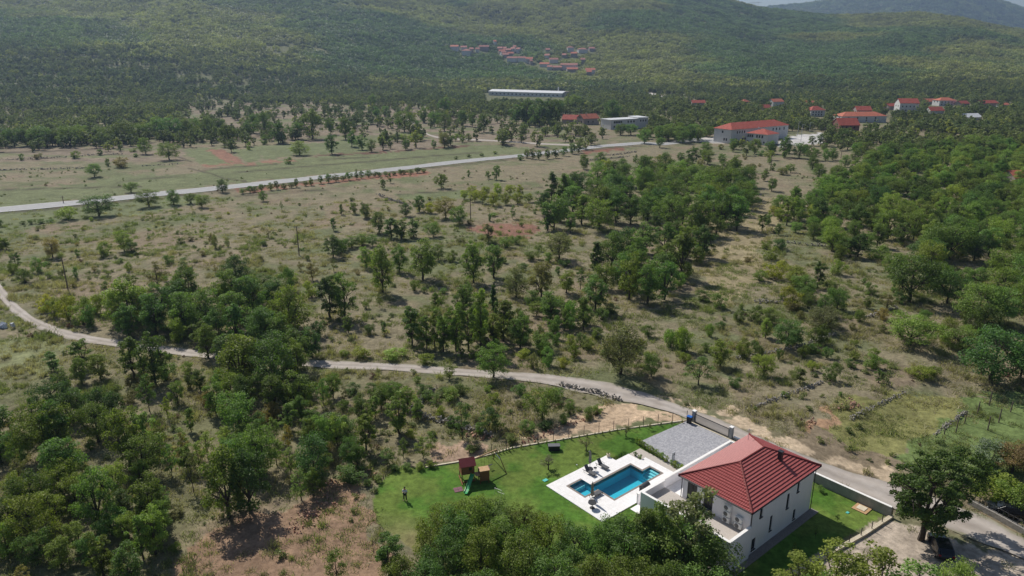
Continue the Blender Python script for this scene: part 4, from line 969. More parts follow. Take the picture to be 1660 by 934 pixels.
building(p0, p1, 9, 4.6, 3.0, 'gable', M['housestone'], M['houseroof2'], "orange-roofed farmhouse with white gable beside the main road trees", "farmhouse", "house", None, [(1.4, 1.2, 1, (.3, .6))], [(1.2, 1.5, 1, (.3, .7)), (4.6, 1.0, .7, (.4, .6))], chim=True)
p0, p1 = at3(911, 200.5), at3(935, 201)
building(p0, p1, 9, 3.4, 3.0, 'gable', M['housestone'], M['houseroof'], "long red-roofed barn left of the white-gabled farmhouse", "barn", "barn", None)
p0, p1 = at3(990, 210.5), at3(1036, 208.5)
building(p0, p1, 12, 6.6, .3, 'flat', M['housewall'], M['sheet'], "pale flat-roofed two storey building by the main road", "flat_roofed_building", "building", None, [(4.3, 1.4, 1.2, (.12, .18, .24, .30, .36, .6, .7, .8)), (1.2, 1.4, 1.2, (.12, .2, .28))])
p0, p1 = at3(1034, 208.5), at3(1050, 208)
building(p0, p1, 14, 7.6, .3, 'flat', M['housewall'], M['sheet'], "taller pale flat-roofed block at the right end of the roadside building", "flat_roofed_building", "building", None, [(4.9, 1.3, 1.0, (.25, .5, .75))])
p0, p1 = at3(792, 154.5), at3(911, 158)
ha = building(p0, p1, 20, 5.0, 2.2, 'gable', M['housewall'], M['sheet'], "very long low hall with a white roof among the trees", "long_hall", "hall", None, [(1.5, 1.4, 2.2, tuple(.06 + k * .055 for k in range(17)))])
p = at3(905, 157); o = thing("chimney_stack", p, 0, "slim pale chimney at the right end of the long white hall", "chimney"); MB().lathe((0, 0, 0), [(1.0, -1), (.9, 6), (.7, 12)], 10).build("shaft", M['housewall'], o)
p0, p1 = at3(915, 160), at3(920, 160.2)
building(p0, p1, 5, 8, .3, 'flat', M['housestone'], M['housestone'], "dark square tower block beside the end of the long hall", "tower_block", "building")
RV = [ # px left, right, base y, wall h, roof h, depth, kind, wall, roof, label
 (1441, 1457, 178, 3.5, 2.2, 8, 'gable', 'housestone', 'houseroof', "low red-roofed house just left of the tall white gabled house"),
 (1457, 1488, 183, 8.5, 3.8, 12, 'gable', 'housewall', 'houseroof', "tall white gabled house with rows of windows among the trees"),
 (1500, 1518, 169.5, 3.2, 2.6, 9, 'gable', 'housestone', 'houseroof2', "bright orange-roofed house right of the tall white gabled house"),
 (1522, 1549, 172, 5.6, 2.6, 11, 'hip', 'housewall', 'houseroof2', "white villa with orange hip roof at the foot of the hill"),
 (1558, 1571, 173, 3, 2.5, 8, 'gable', 'housestone', 'houseroof', "dark red-roofed house right of the orange hip-roofed villa"),
 (1592, 1617, 173, 3.5, 2.4, 9, 'gable', 'housestone', 'houseroof', "wide red-roofed stone house near the right edge at the hill foot"),
 (1624, 1636, 175, 3, 1.6, 7, 'gable', 'housewall', 'houseroof2', "small orange-roofed house nearest the right edge at the hill foot"),
 (1508, 1530, 185, 3.0, 3.0, 9, 'gable', 'housewall', 'houseroof', "red gabled roof half hidden by trees below the orange hip-roofed villa"),
 (1567, 1591, 195, 2.4, 2.6, 10, 'gable', 'housewall', 'sheet', "pale sheet-roofed shed surrounded by trees at the right"),
 (1364, 1436, 199, 5, 2.8, 13, 'hip', 'housewall', 'houseroof2', "long orange-red roofed building right of the school yard"),
 (1360, 1392, 215, 5, 4.2, 12, 'gable', 'housebrick', 'houseroof', "brown brick house with red roof and round gable window"),
 (1388, 1412, 189, 5, 3.2, 10, 'gable', 'housestone', 'houseroof', "stone house with red roof behind the long orange-red roof"),
 (1314, 1337, 189, 5.5, 3.0, 10, 'hip', 'housewall', 'houseroof', "white house with red hip roof behind the school yard trees"),
 (1308, 1323, 176, 4, 3.0, 9, 'gable', 'housewall', 'houseroof2', "red-roofed house behind the white hip-roofed house"),
 (1253, 1270, 173, 5, 2.5, 9, 'gable', 'housewall', 'houseroof2', "white house with pale red roof behind the school"),
 (1236, 1250, 181, 3.5, 2.6, 8, 'gable', 'housestone', 'houseroof', "grey stone house with red roof behind the school"),
 (1206, 1215, 169, 2.6, 2.2, 7, 'hip', 'housestone', 'houseroof2', "tiny orange-roofed house far behind the school's left end"),
 (1122, 1143, 172, 3.2, 2.4, 8, 'gable', 'housestone', 'houseroof', "low red-roofed house left of the school behind the trees"),
 (1644, 1668, 300, 3.0, 2.4, 8, 'gable', 'housestone', 'houseroof2', "small tiled house in the woods cut by the right edge"),
]
for (a, b, y, h, rh, d, k, wm_, rm_, lb) in RV:
    big = (b - a) > 22
    building(at3(a, y), at3(b, y - .4), d, h, rh, k, M[wm_], M[rm_], lb, "house", "house", "houses behind the school", [(h * .55, 1.3, 1.0, (.15, .35, .55, .75)), (h * .15, 1.3, 1.0, (.15, .35, .55, .75))] if big and h > 4.5 else None, [(h * .6, 1.2, 1, (.3, .7))] if h > 4.5 else None)
FV = [(105,135,85),(205,135,65),(225,190,90),(285,165,40),(345,160,40),(415,140,100),(530,85,25),(575,150,50),(600,180,60),(640,170,50),(620,200,50),(610,145,60),(665,175,50),(705,160,40),(760,165,35),(730,135,30),(640,218,60),(690,205,60),(700,260,100),(800,260,80),(880,275,70),(905,290,25),(1070,160,40),(1060,220,50),(1135,270,90),(1240,215,40),(1310,155,60),(1440,168,95),(1340,205,60),(1535,152,60),(1435,275,45),(1035,310,95),(1090,340,50),(1170,345,90),(1290,340,170),(1330,365,110),(1515,385,100),(1500,400,50)]
FV.sort(); HOUSE_PX = []
def ordn(k): return str(k) + ('th' if 10 <= k % 100 <= 20 else {1: 'st', 2: 'nd', 3: 'rd'}.get(k % 10, 'th'))
for i, (cx, cy_, cw_) in enumerate(FV):
    px, py, wp = 720 + cx / 6.385, 60 + cy_ / 6.385, cw_ / 6.385
    HOUSE_PX.append((px, py, wp))
    a, b = at3(px - wp / 2, py), at3(px + wp / 2, py + random.uniform(-.3, .6))
    b = (b[0], a[1] + random.uniform(-4, 4), a[2])
    white = cx in (105, 225, 1310, 1440, 1135, 1290, 800, 880)
    rh_ = 2.6
    building(a, b, random.uniform(9, 12), random.choice([5, 6, 7]) + 1.2 * white, rh_, 'hip' if cx in (225, 1440, 1310) else 'gable', M['housewall' if white or random.random() < .3 else 'housestone'], M['villageroof' if random.random() < .6 else 'houseroof2'],
             "%s house in the hillside village, %s from the left" % ("white red-roofed" if white else "red-roofed stone", ordn(i + 1)), "village_house", "house", "houses of the hillside village", over=.5)
# white outcrops and parked things near the school yard, lamp posts and power poles
def pole(px, py, hp, lb, name="power_pole", cat="power pole", lamp=False, arm=True):
    x, y, z = G(px, py); zd = y * cT + (CH - z) * sT; h = hp * zd / CF / cT
    o = thing(name, (x, y, z), 0, lb, cat, "poles along the fields" if not lamp else "lamp posts of the school yard")
    mb = MB(); mb.tube([(0, 0, -.3), (0, 0, h)], [.15, .1], 8); mb.build("pole", M['polewood' if not lamp else 'steel'], o)
    if lamp: MB().box((.5, 0, h), (1.2, .25, .15)).build("lamp_head", M['steel'], o)
    elif arm:
        MB().box((0, 0, h - .45), (1.5, .1, .12)).build("crossarm", M['polewood'], o)
        for s_ in (-.6, 0, .6): MB().lathe((s_, 0, h - .39), [(.04, 0), (.05, .1), (.03, .18)], 6).build("insulator", M['steel'], o)
for a in ((110.5, 471, 52, "thick weathered pole in the left meadow above the yellow bushes"), (485, 414, 46, "slim wooden power pole in the open meadow left of the middle grove"),
          (763, 357, 34, "wooden power pole beside the yellow-leaved orchard"), (965, 299, 17, "short wooden pole behind the middle oak grove"),
          (1141, 279, 26, "power pole in the scrub in front of the school"), (1249, 277, 24, "thin power pole right of the school oaks"),
          (1363, 257, 30, "power pole in front of the brown brick house"), (1462, 236, 22, "power pole right of the brown brick house by the woods"), (103, 329, 11, "thin post beside the main road near the left edge")): pole(*a)
for a in ((1293, 219, 20, "left lamp post of the school yard"), (1298, 230, 26, "tall lamp post with white head in the school yard"), (1312, 215, 15, "right lamp post of the school yard")): pole(*a, "lamp_post", "lamp post", True)
# skyline pylon
x, y, z = G(1224, 16)
o = thing("transmission_pylon", (x, y, z), 0, "tiny lattice pylon standing on the skyline ridge", "pylon")
mb = MB()
for sx in (-8, 8): mb.tube([(sx, 0, -4), (sx, 0, 22)], .35, 4)
mb.tube([(-18, 0, 20), (18, 0, 20)], .4, 4)
for k in range(4): mb.tube([(-8, 0, k * 5), (8, 0, k * 5 + 5)], .2, 4)
mb.build("lattice", M['steel'], o)
# vineyard posts
VP = [(115, 550, 80), (170, 490, 75), (40, 565, 40), (250, 435, 80), (315, 535, 85), (385, 485, 85), (460, 420, 60), (325, 380, 90)]
for i, (a, b, h) in enumerate(VP):
    x, y, z = G(1520 + a / 3.893, 560 + b / 3.893); hh = h / 3.893 * (y * cT + 50 * sT) / CF / .88
    o = thing("vine_post", (x, y, z), 0, "old vineyard post near the right edge, %s from the left" % ordn(sorted(p[0] for p in VP).index(a) + 1), "post", "posts of the old vineyard")
    mb = MB(); mb.tube([(0, 0, -.2), (.03, .02, hh)], [.09, .075], 7); mb.build("shaft", M['polewood'], o)
# dry stone walls and rubble
def stones(pts, wdt, hgt, sz0, seed, dens=1.0):
    r = random.Random(seed); mb = MB(); L = 0
    base = [(1, 0, 0), (-1, 0, 0), (0, 1, 0), (0, -1, 0), (0, 0, 1), (0, 0, -1)]
    fc = [(0, 2, 4), (2, 1, 4), (1, 3, 4), (3, 0, 4), (2, 0, 5), (1, 2, 5), (3, 1, 5), (0, 3, 5)]
    for p, q in zip(pts, pts[1:]):
        L = math.hypot(q[0] - p[0], q[1] - p[1]); sz = sz0 * (.6 if dens == 1.0 else 1); n = int(min(L * wdt * hgt / sz ** 3 * .3 * dens, 1500)) + 2
        for _ in range(n):
            t = r.random(); x = p[0] + (q[0] - p[0]) * t + r.gauss(0, wdt / 2.6); y = p[1] + (q[1] - p[1]) * t + r.gauss(0, wdt / 2.6)
            z = float(T(x, y)) + r.random() ** 1.3 * hgt * (.6 + .6 * float(vnoise(x * .5, y * .5, seed))); s = sz * r.uniform(.5, 1.2)
            Mx = Euler((r.random() * 6, r.random() * 6, r.random() * 6)).to_matrix()
            cube = [(a, b, c) for a in (-.55, .55) for b in (-.55, .55) for c in (-.5, .5)]
            vs = [Mx @ Vector((a * r.uniform(.7, 1.1) * s * 1.3, b * r.uniform(.7, 1.1) * s, c * r.uniform(.7, 1.1) * s * .8)) + Vector((x, y, z)) for a, b, c in cube]
            mb.add(vs, [(0, 1, 3, 2), (4, 6, 7, 5), (0, 4, 5, 1), (2, 3, 7, 6), (0, 2, 6, 4), (1, 5, 7, 3)])
    return mb
SW = [([(1211, 666), (1245, 652), (1282, 639), (1333, 621)], .9, .45, .32, "crumbled dry stone wall across the brown meadow above the lane"),
 ([(1377, 681), (1400, 669), (1425, 656), (1467, 637)], .8, .42, .32, "dry stone wall bordering the yellow-green field"),
 ([(1515, 706), (1540, 686), (1566, 668)], .8, .42, .32, "dry stone wall left of the vineyard posts"),
 ([(905, 624), (921, 627), (965, 637), (1008, 650)], .9, .7, .32, "grey dry stone wall along the lower edge of the lane"),
 ([(706, 631), (686, 646), (669, 669), (697, 680), (736, 689), (763, 697), (798, 708)], 1.2, .8, .36, "winding dry stone wall in the scrub behind the play tower"),
 ([(1404, 516), (1430, 508), (1454, 499)], .9, .6, .4, "dry stone wall under the large oak right of the tan meadow"),
 ([(1275, 394), (1310, 398), (1356, 401)], .9, .7, .45, "dark dry stone wall below the young wood at right"),
 ([(1194, 581), (1250, 572), (1309, 560), (1356, 543)], 1.0, .6, .4, "broken dry stone wall through the bushes at centre right"),
 ([(1225, 490), (1262, 491)], 2, .5, .4, "grey stone heap at the edge of the tan meadow"),
 ([(0, 276.5), (70, 275), (140, 273)], .8, .8, .5, "straight stone wall across the left field, the nearer of two"),
 ([(0, 260), (80, 257), (150, 252), (200, 250)], .8, .8, .5, "straight stone wall across the left field, the farther of two"),
 ([(228, 270), (260, 268), (290, 266)], .8, .6, .5, "short stone wall right of the lone tree in the left field"),
 ([(613, 317), (635, 325), (662, 334)], 1.4, .7, .5, "stone wall in the meadow left of the orchard"),
 ([(985, 253), (1010, 250), (1032, 247)], .9, .9, .5, "dark stone wall behind the middle grove near the road"),
 ([(940, 263), (975, 258), (1020, 254)], .9, .6, .5, "low stone wall in the field below the main road")]
for i, (pl_, wd_, hh_, sz_, lb) in enumerate(SW):
    mb = stones([G(*p) for p in pl_], wd_ * .6, hh_ * 1.1, sz_, i); c = mb.v[0]; o = mb.build("dry_stone_wall", M['stone']); tag(o, lb, "stone wall", "dry stone walls between the fields")
for i, (pl_, wd_, hh_, sz_, m_, lb) in enumerate([([(1308, 690), (1322, 687)], 1.5, .7, .26, 'rubble', "heap of red rubble above the lane, the nearer one"), ([(1360, 662), (1392, 655)], 1.5, .6, .26, 'rubble', "heap of reddish rubble beside the stone wall, the farther one"),
    ([(745, 706), (790, 712)], 1.2, .5, .24, 'rubble', "reddish rubble bank behind the swing"), ([(840, 722), (900, 697), (950, 680)], .9, .3, .2, 'rubble', "reddish stones edging the pale verge behind the lawn"),
    ([(520, 790), (560, 775), (600, 768)], 1.6, .4, .22, 'rubble', "scattered red stones at the lawn's left end"), ([(540, 815), (505, 835), (470, 860)], 2.4, .25, .18, 'rubble', "loose red stones across the bare foreground earth"),
    ([(0, 532), (12, 531), (24, 530)], 1.3, 1.2, .9, 'bag', "pile of white filled sacks at the left edge")]):
    o = stones([G(*p) for p in pl_], wd_, hh_, sz_, 50 + i, .6 if m_ == 'rubble' else .9).build("rubble_heap" if m_ == 'rubble' else "sack_pile", M[m_]); tag(o, lb, "rubble heap" if m_ == 'rubble' else "sacks")
    if "loose" in lb or "scattered" in lb or "edging" in lb: o.name = "loose_stones"; o["kind"] = "stuff"; o["category"] = "stones"

# ------------------------------------------------------------------ plants
def leaves(centres, outd, size, r, up=.55, el=1.5):
    n = len(centres); rv = r.normal(size=(n, 3)); nn = outd * .55 + rv * .75; nn[:, 2] += up
    nn /= np.linalg.norm(nn, axis=1)[:, None] + 1e-9
    t = np.cross(nn, r.normal(size=(n, 3))); t /= np.linalg.norm(t, axis=1)[:, None] + 1e-9; b = np.cross(nn, t)
    s = (size * r.uniform(.6, 1.35, n))[:, None]
    P = np.stack([centres - t * s * el * .5, centres - b * s * .5 + nn * s * .12, centres + t * s * el * .5, centres + b * s * .5 + nn * s * .12], 1)
    return P.reshape(-1, 3)
def mesh_quads(name, P, m, extra=None):
    n = len(P) // 4; me = bpy.data.meshes.new(name); me.vertices.add(len(P)); me.vertices.foreach_set("co", P.astype(np.float32).ravel())
    me.loops.add(len(P)); me.loops.foreach_set("vertex_index", np.arange(len(P), dtype=np.int32)); me.polygons.add(n); me.polygons.foreach_set("loop_start", np.arange(n, dtype=np.int32) * 4)
    me.update(calc_edges=True); me.materials.append(m); return me
def make_plant(seed, width, z0, ncl, nleaf, leaf, kind='tree', trunk=.035, lean=0, clr=None, leafm=None, flat=.8):
    """unit height plant: returns (trunk mesh, crown mesh)"""
    r = np.random.default_rng(seed); rad = width / 2; hz = (1 - z0) / 2; cz = z0 + hz
    cl = []
    tries = 0; lop = r.normal(size=3) * .12
    while len(cl) < ncl and tries < 4000:
        tries += 1
        d = r.normal(size=3); d /= np.linalg.norm(d); q = r.uniform(.35, 1) ** .6
        if kind == 'cone': zz = r.uniform(0, 1); a = r.uniform(0, 6.28); rr = (1 - zz) ** .8 * rad * r.uniform(.3, 1); p = np.array([math.cos(a) * rr, math.sin(a) * rr, z0 + zz * (1 - z0)])
        elif kind == 'column': zz = r.uniform(0, 1); a = r.uniform(0, 6.28); rr = (math.sin(min(zz * 1.1 + .12, 1) * math.pi) ** .5 if zz < .9 else .3) * rad * r.uniform(.2, 1); p = np.array([math.cos(a) * rr, math.sin(a) * rr, z0 + zz * (1 - z0)])
        else:
            p = np.array([d[0] * rad * q, d[1] * rad * q, cz + d[2] * hz * q])
            a = math.atan2(p[1], p[0]); k = .82 + .26 * math.sin(a * 2 + seed) + .14 * math.sin(a * 3 + seed * 1.7); p[:2] *= k
            if kind == 'tree' and p[2] < cz - hz * .6 and r.random() < .3: continue
        p[0] += lean * p[2]
        if any(np.linalg.norm(p - c) < width * .09 for c in cl): continue
        cl.append(p)
    cl = np.array(cl); cr = (clr or width * .135) * r.uniform(.6, 1.3, len(cl))
    wts = cr ** 2; idx = r.choice(len(cl), nleaf, p=wts / wts.sum())
    d = r.normal(size=(nleaf, 3)); d /= np.linalg.norm(d, axis=1)[:, None]
    q = r.uniform(0, 1, nleaf) ** .42
    if kind == 'tree': d[:, 2] = np.where(r.uniform(size=nleaf) < .72, np.abs(d[:, 2]), d[:, 2])
    off_ = d * (cr[idx] * q)[:, None]; off_[:, 2] *= flat
    P = cl[idx] + off_; od = d * .7 + (cl[idx] - np.array([0, 0, cz])) / max(rad, hz) * .6
    P[:, 2] = np.maximum(P[:, 2], .01)
    crown = mesh_quads("crown", leaves(P, od, leaf, r), leafm or M['leaf'])
    mb = MB(); rr_ = random.Random(seed)
    if kind in ('cone', 'column'):
        mb.tube([(0, 0, -.02), (0, 0, .5), (0, 0, .95)], [trunk, trunk * .6, .004], 6)
    elif kind == 'bush':
        for k in range(min(14, len(cl))):
            p = cl[k]; mb.tube([(p[0] * .1, p[1] * .1, -.02), (p[0] * .5, p[1] * .5, p[2] * .5), tuple(p)], [trunk, trunk * .6, trunk * .2], 4, cap=False)
    else:
        fork = max(z0 + .06, .22); nh = 4 + (seed % 2)
        bend = (rr_.uniform(-.03, .03), rr_.uniform(-.03, .03))
        mb.tube([(0, 0, -.03), (bend[0], bend[1], fork * .5), (lean * fork, 0, fork), (lean * cz, 0, cz + hz * .3)], [trunk * 1.35, trunk, trunk * .85, trunk * .3], 7)
        hubs = []
        for k in range(nh):
            a = 6.283 * k / nh + rr_.uniform(-.4, .4); hr_ = rad * rr_.uniform(.35, .55); hzz = cz + hz * rr_.uniform(-.35, .25)
            hb = (lean * cz + math.cos(a) * hr_, math.sin(a) * hr_, hzz); hubs.append(hb)
            mb.tube([(lean * fork, 0, fork * rr_.uniform(.75, 1.15)), (lean * fork + math.cos(a) * hr_ * .5, math.sin(a) * hr_ * .5, (fork + hzz) * .5), hb], [trunk * .6, trunk * .45, trunk * .3], 5, cap=False)
        hubs.append((lean * cz, 0, cz + hz * .2))
        for c in cl:
            h = min(hubs, key=lambda q_: (q_[0] - c[0]) ** 2 + (q_[1] - c[1]) ** 2 + (q_[2] - c[2]) ** 2)
            m_ = tuple((h[i] + c[i]) / 2 + rr_.uniform(-.02, .02) for i in range(3)); mb.tube([h, m_, tuple(c)], [trunk * .28, trunk * .18, trunk * .07], 4, cap=False)
    me = bpy.data.meshes.new("trunk"); me.from_pydata(mb.v, [], mb.f); me.materials.append(M['bark']); me.update()
    return me, crown
PR = {
 'broad': [(make_plant(100 + k, 1.0, .05, 56, 7000, .0205, trunk=.026), 1.0) for k in range(4)],
 'round': [(make_plant(120 + k, .78, .03, 48, 6000, .0205, trunk=.024), .78) for k in range(4)],
 'tall': [(make_plant(140 + k, .5, .03, 42, 4600, .0185, trunk=.018), .5) for k in range(4)],
 'airy': [(make_plant(160 + k, .62, .1, 30, 2300, .02, trunk=.014, clr=.08), .62) for k in range(3)],
 'bush': [(make_plant(180 + k, 1.15, .02, 30, 3000, .034, 'bush', trunk=.012), 1.15) for k in range(4)],
 'cypress': [(make_plant(200, .3, .03, 40, 4200, .026, 'column', trunk=.03, clr=.07), .3)],
 'pine': [(make_plant(210 + k, .62, .12, 40, 5200, .02, 'cone', trunk=.03, clr=.09, flat=.5), .62) for k in range(2)],
 'olive': [(make_plant(220 + k, .85, .3, 16, 900, .03, trunk=.03, clr=.13), .85) for k in range(2)],
}
HERO = make_plant(333, .92, .18, 105, 24000, .0135, trunk=.022, clr=.062)
# tints
TINT = {'d': (.086, .140, .036), 'm': (.134, .196, .046), 'l': (.180, .250, .056), 'y': (.27, .30, .05), 'g': (.205, .19, .075), 's': (.19, .22, .14), 'r': (.22, .14, .06)}
TN = {'d': "dark green", 'm': "mid green", 'l': "fresh green", 'y': "yellow-green", 'g': "brownish green", 's': "silvery", 'r': "reddish brown"}
PLANTS = []   # (x, y, z, h, w, kind, tone, hpx, proto class or None)
def add_px(px, py, hp, wp, cls, tone, lab=None):
    x, y, z = G(px, py); zd = y * cT + (CH - z) * sT; b = -(py - hp - 467) / CF
    # height whose top projects hp above the foot
    hgt = hp * zd / CF / max(cT * 1.0, .5); tanb = (CH - z) / y
    top = math.tan(CT - math.atan2(-(py - hp - 467), CF)); hgt = (CH - z) - top * y
    if y > 60: hgt = max(hgt, .5)
    wid = wp * zd / CF
    # the crown leans over the foot when seen from above: its far side adds to the apparent height
    hgt = max(hgt - .28 * wid * tanb, hgt * .62)
    PLANTS.append([x, y, z, hgt, wid, cls, tone, hp, lab])
S = 2.964
def block(ox, oy, s):
    for it in s.replace('\n', ';').split(';'):
        it = it.split()
        if not it: continue
        k, x, y, h, w_ = it[0], *[float(v) for v in it[1:5]]
        cls = {'o': None, 'b': 'bush', 's': 'airy', 't': 'tall', 'c': 'cypress', 'n': 'pine'}[k[0]]
        add_px(ox + x / S, oy + y / S, h / S, w_ / S, cls, k[1])
block(0, 310, """om 475 120 118 150;by 325 135 70 115;om 715 75 90 110;om 835 65 75 80;om 915 60 55 60;ol 970 78 70 75;om 1265 48 50 45;sm 1355 95 50 20;ol 600 290 110 100;bm 510 310 80 90;bm 640 300 60 80
og 255 320 110 100;om 80 380 95 55;bm 125 440 80 90;bl 185 390 80 70;bm 370 420 60 35;bd 875 255 35 40;bg 915 240 25 45;bg 1035 275 75 35;bg 1095 268 40 25;bm 375 315 40 25;bg 455 385 30 35;bl 620 385 50 40;bm 815 350 50 55
tm 640 530 150 80;sg 760 470 140 110;sm 905 465 150 90;od 1140 460 160 150;od 1600 320 110 90;tm 1605 190 70 40;sm 1640 110 55 20;bm 110 160 20 35;bm 150 158 28 45;bm 200 155 25 45;bm 245 150 20 40
by 220 580 90 80;bl 270 600 100 90;by 330 620 130 100;bl 400 640 140 110;bm 440 650 110 90;by 460 590 100 90;om 540 590 130 120;om 620 700 170 130;om 755 690 220 170;om 930 640 150 120;bl 850 725 130 110;om 1000 640 100 90;tm 1140 740 230 110;om 1240 500 130 130;ol 1220 530 140 100;od 1590 610 230 130;bl 1385 480 120 80;bl 1500 510 90 80;sg 1500 430 100 80
tm 405 850 160 110;om 640 900 230 120;om 750 934 270 170;tm 1400 640 150 90;tm 1330 640 170 90;om 1000 800 170 130;om 1110 860 200 160;om 1200 900 200 150;od 1320 860 210 170;od 1430 850 200 160;od 1500 800 160 120;tm 960 740 130 90;bl 1060 930 90 90;om 560 640 110 90;bd 1530 700 90 90;tm 260 870 110 80;om 480 900 130 110;bl 10 280 70 60;om 30 280 60 50;bd 0 170 40 40;bm 60 400 60 50;by 310 590 60 60;bm 240 420 30 40;bg 300 410 40 40;bm 500 470 40 40;bl 740 600 90 90;ol 690 560 90 80;om 820 560 110 80;tm 860 520 110 60;om 1060 570 120 90;om 1300 560 140 110;bl 1400 440 60 80;bd 1640 300 80 80;bg 1020 250 50 40;bm 1060 530 60 60""")
block(550, 310, """oy 600 40 50 50;oy 650 50 60 60;oy 690 60 70 60;oy 740 70 75 65;oy 800 65 60 60;oy 855 62 60 55;oy 910 55 50 55;oy 640 20 50 55;oy 700 25 55 55;oy 760 20 60 60;oy 820 22 60 60;oy 870 25 60 50;om 385 100 85 60;by 440 105 55 60;og 510 130 110 110;om 575 160 100 90;od 320 120 65 70;tm 250 225 110 90;tm 300 230 110 90;tm 355 225 100 80;om 190 200 110 85;om 450 220 80 80;om 125 130 75 60;om 70 110 60 45;tm 10 115 55 25;sm 835 135 70 40;bm 940 110 30 20;bm 722 145 40 25
om 60 270 60 80;om 20 285 60 60;om 110 260 60 70;om 160 265 60 60;tg 715 250 100 70;bm 800 270 60 90;bm 850 255 50 60;om 400 425 210 160;om 210 490 230 140;ol 130 370 110 80;om 290 390 140 90;om 475 330 80 70;om 30 610 240 150;om 645 440 210 130;om 745 420 180 110;og 1055 330 150 150;om 1310 370 180 160;cd 1235 370 130 60;om 1030 180 170 120;om 1110 200 100 70;tm 1165 160 150 110;om 1260 140 180 120;om 1330 150 160 110;om 1400 160 150 110;om 1480 140 130 120;om 1560 120 120 110;od 1520 190 90 70
og 970 510 190 120;og 850 510 150 130;om 1090 490 120 100;bl 920 330 50 90;sm 1160 470 120 60;om 1230 570 180 150;om 1390 520 240 150;om 1480 540 230 150;om 1560 520 200 140;om 1640 420 250 140;cd 740 575 125 38;tm 350 740 200 110;ol 420 760 170 90;tm 500 770 230 100;tm 560 770 260 90;tm 620 770 250 100;tl 680 760 300 110;om 790 720 210 120;om 870 750 180 120;ol 950 600 80 80;bl 1110 640 130 80;bl 1180 640 110 100;bl 1030 670 80 70;bl 1080 640 60 60;bm 1040 740 70 50;bl 1110 740 60 60;bm 1160 740 70 60
ol 740 895 180 160;by 110 800 60 110;by 260 805 60 130;by 20 795 40 60;bl 410 830 60 90;bl 1000 840 100 80;bg 930 850 80 60;by 1070 850 60 70;by 890 800 50 80;og 1350 880 270 250;om 1500 890 120 110;bm 1130 800 80 60;bm 1190 760 60 80;sm 530 900 80 80;bl 1590 750 100 80;bl 1640 760 110 70;tm 45 680 100 60;bm 145 690 60 60;tm 215 690 70 35;sm 195 560 70 30;bm 130 565 40 40;bm 360 480 60 60;bm 410 490 35 40;tm 460 750 180 80;tm 740 740 180 90;om 1280 470 140 120;om 1560 300 150 120;om 1600 380 160 120;om 1430 380 180 120;bd 1260 620 70 80;bm 1310 590 60 80;bg 630 160 30 50;bm 1000 340 50 50;bm 1090 360 40 70;bm 880 380 40 60;bg 580 250 30 50;bm 540 340 60 60;bl 740 120 20 50;om 1450 300 160 130;om 930 560 90 90;bm 880 620 70 80;bm 500 490 30 50;bg 90 400 20 40;bm 1170 560 60 60;om 1000 190 150 90;om 980 110 120 90""")
block(1100, 310, """om 70 220 200 130;om 110 210 170 120;om 200 180 190 150;om 280 190 180 130;ol 180 220 100 90;tm 400 190 90 40;om 480 210 60 45;bl 430 160 60 50;bm 120 250 40 60;bm 480 280 60 90;bl 440 330 70 90;bm 90 350 90 90;bl 30 420 90 90;bm 110 300 60 80;bm 120 530 60 90;bm 195 565 80 90;by 460 420 100 120;by 540 560 110 120;ol 560 460 110 150;om 600 520 130 130;om 620 560 90 100;tm 670 470 150 80;od 860 320 130 90;om 790 310 100 90;bl 950 330 80 110;om 1105 530 260 270;sg 1000 570 90 90
om 1430 640 220 260;om 1540 640 200 200;bm 920 500 70 60;om 520 750 150 180;bl 310 800 100 90;bd 380 800 70 80;bl 145 700 70 50;bm 200 670 50 50;bm 290 630 70 70;bd 360 620 80 90;og 690 660 120 200;bd 680 740 110 110;bm 710 800 60 60;bl 870 630 70 60;ol 1110 740 180 260;ol 1360 760 130 180;od 1500 920 300 340;od 1640 900 200 160;bm 725 910 100 90;tm 580 920 80 60;tm 960 920 70 50;bm 830 850 50 60;bl 930 850 80 110;bl 1160 900 70 130;bm 1220 890 60 80;sl 95 930 150 140;bl 20 770 130 100;bl 650 780 60 80;bm 600 800 70 70;bm 480 810 60 40
om 640 200 90 80;ol 580 150 80 80;ol 560 200 60 60;tl 720 250 70 50;ol 840 230 100 90;om 900 280 90 90;ol 960 200 100 100;om 1200 360 150 200;om 1300 330 200 220;om 1230 480 150 180;bl 1380 440 80 100;bl 420 280 50 60;bl 390 430 60 90;bg 330 340 30 60;bm 1060 540 60 70;om 1040 420 140 130;tm 820 320 110 70;bl 760 400 80 80;bm 720 470 50 80;bm 770 330 80 80;om 1620 330 120 130;ol 1440 450 90 110;om 30 330 180 120;om 20 160 160 120;om 130 110 150 120;om 250 110 140 120;om 330 90 110 100;bg 550 580 50 80;ol 1280 730 130 120;bm 1380 640 80 60;om 430 640 90 120;bl 560 740 80 80""")
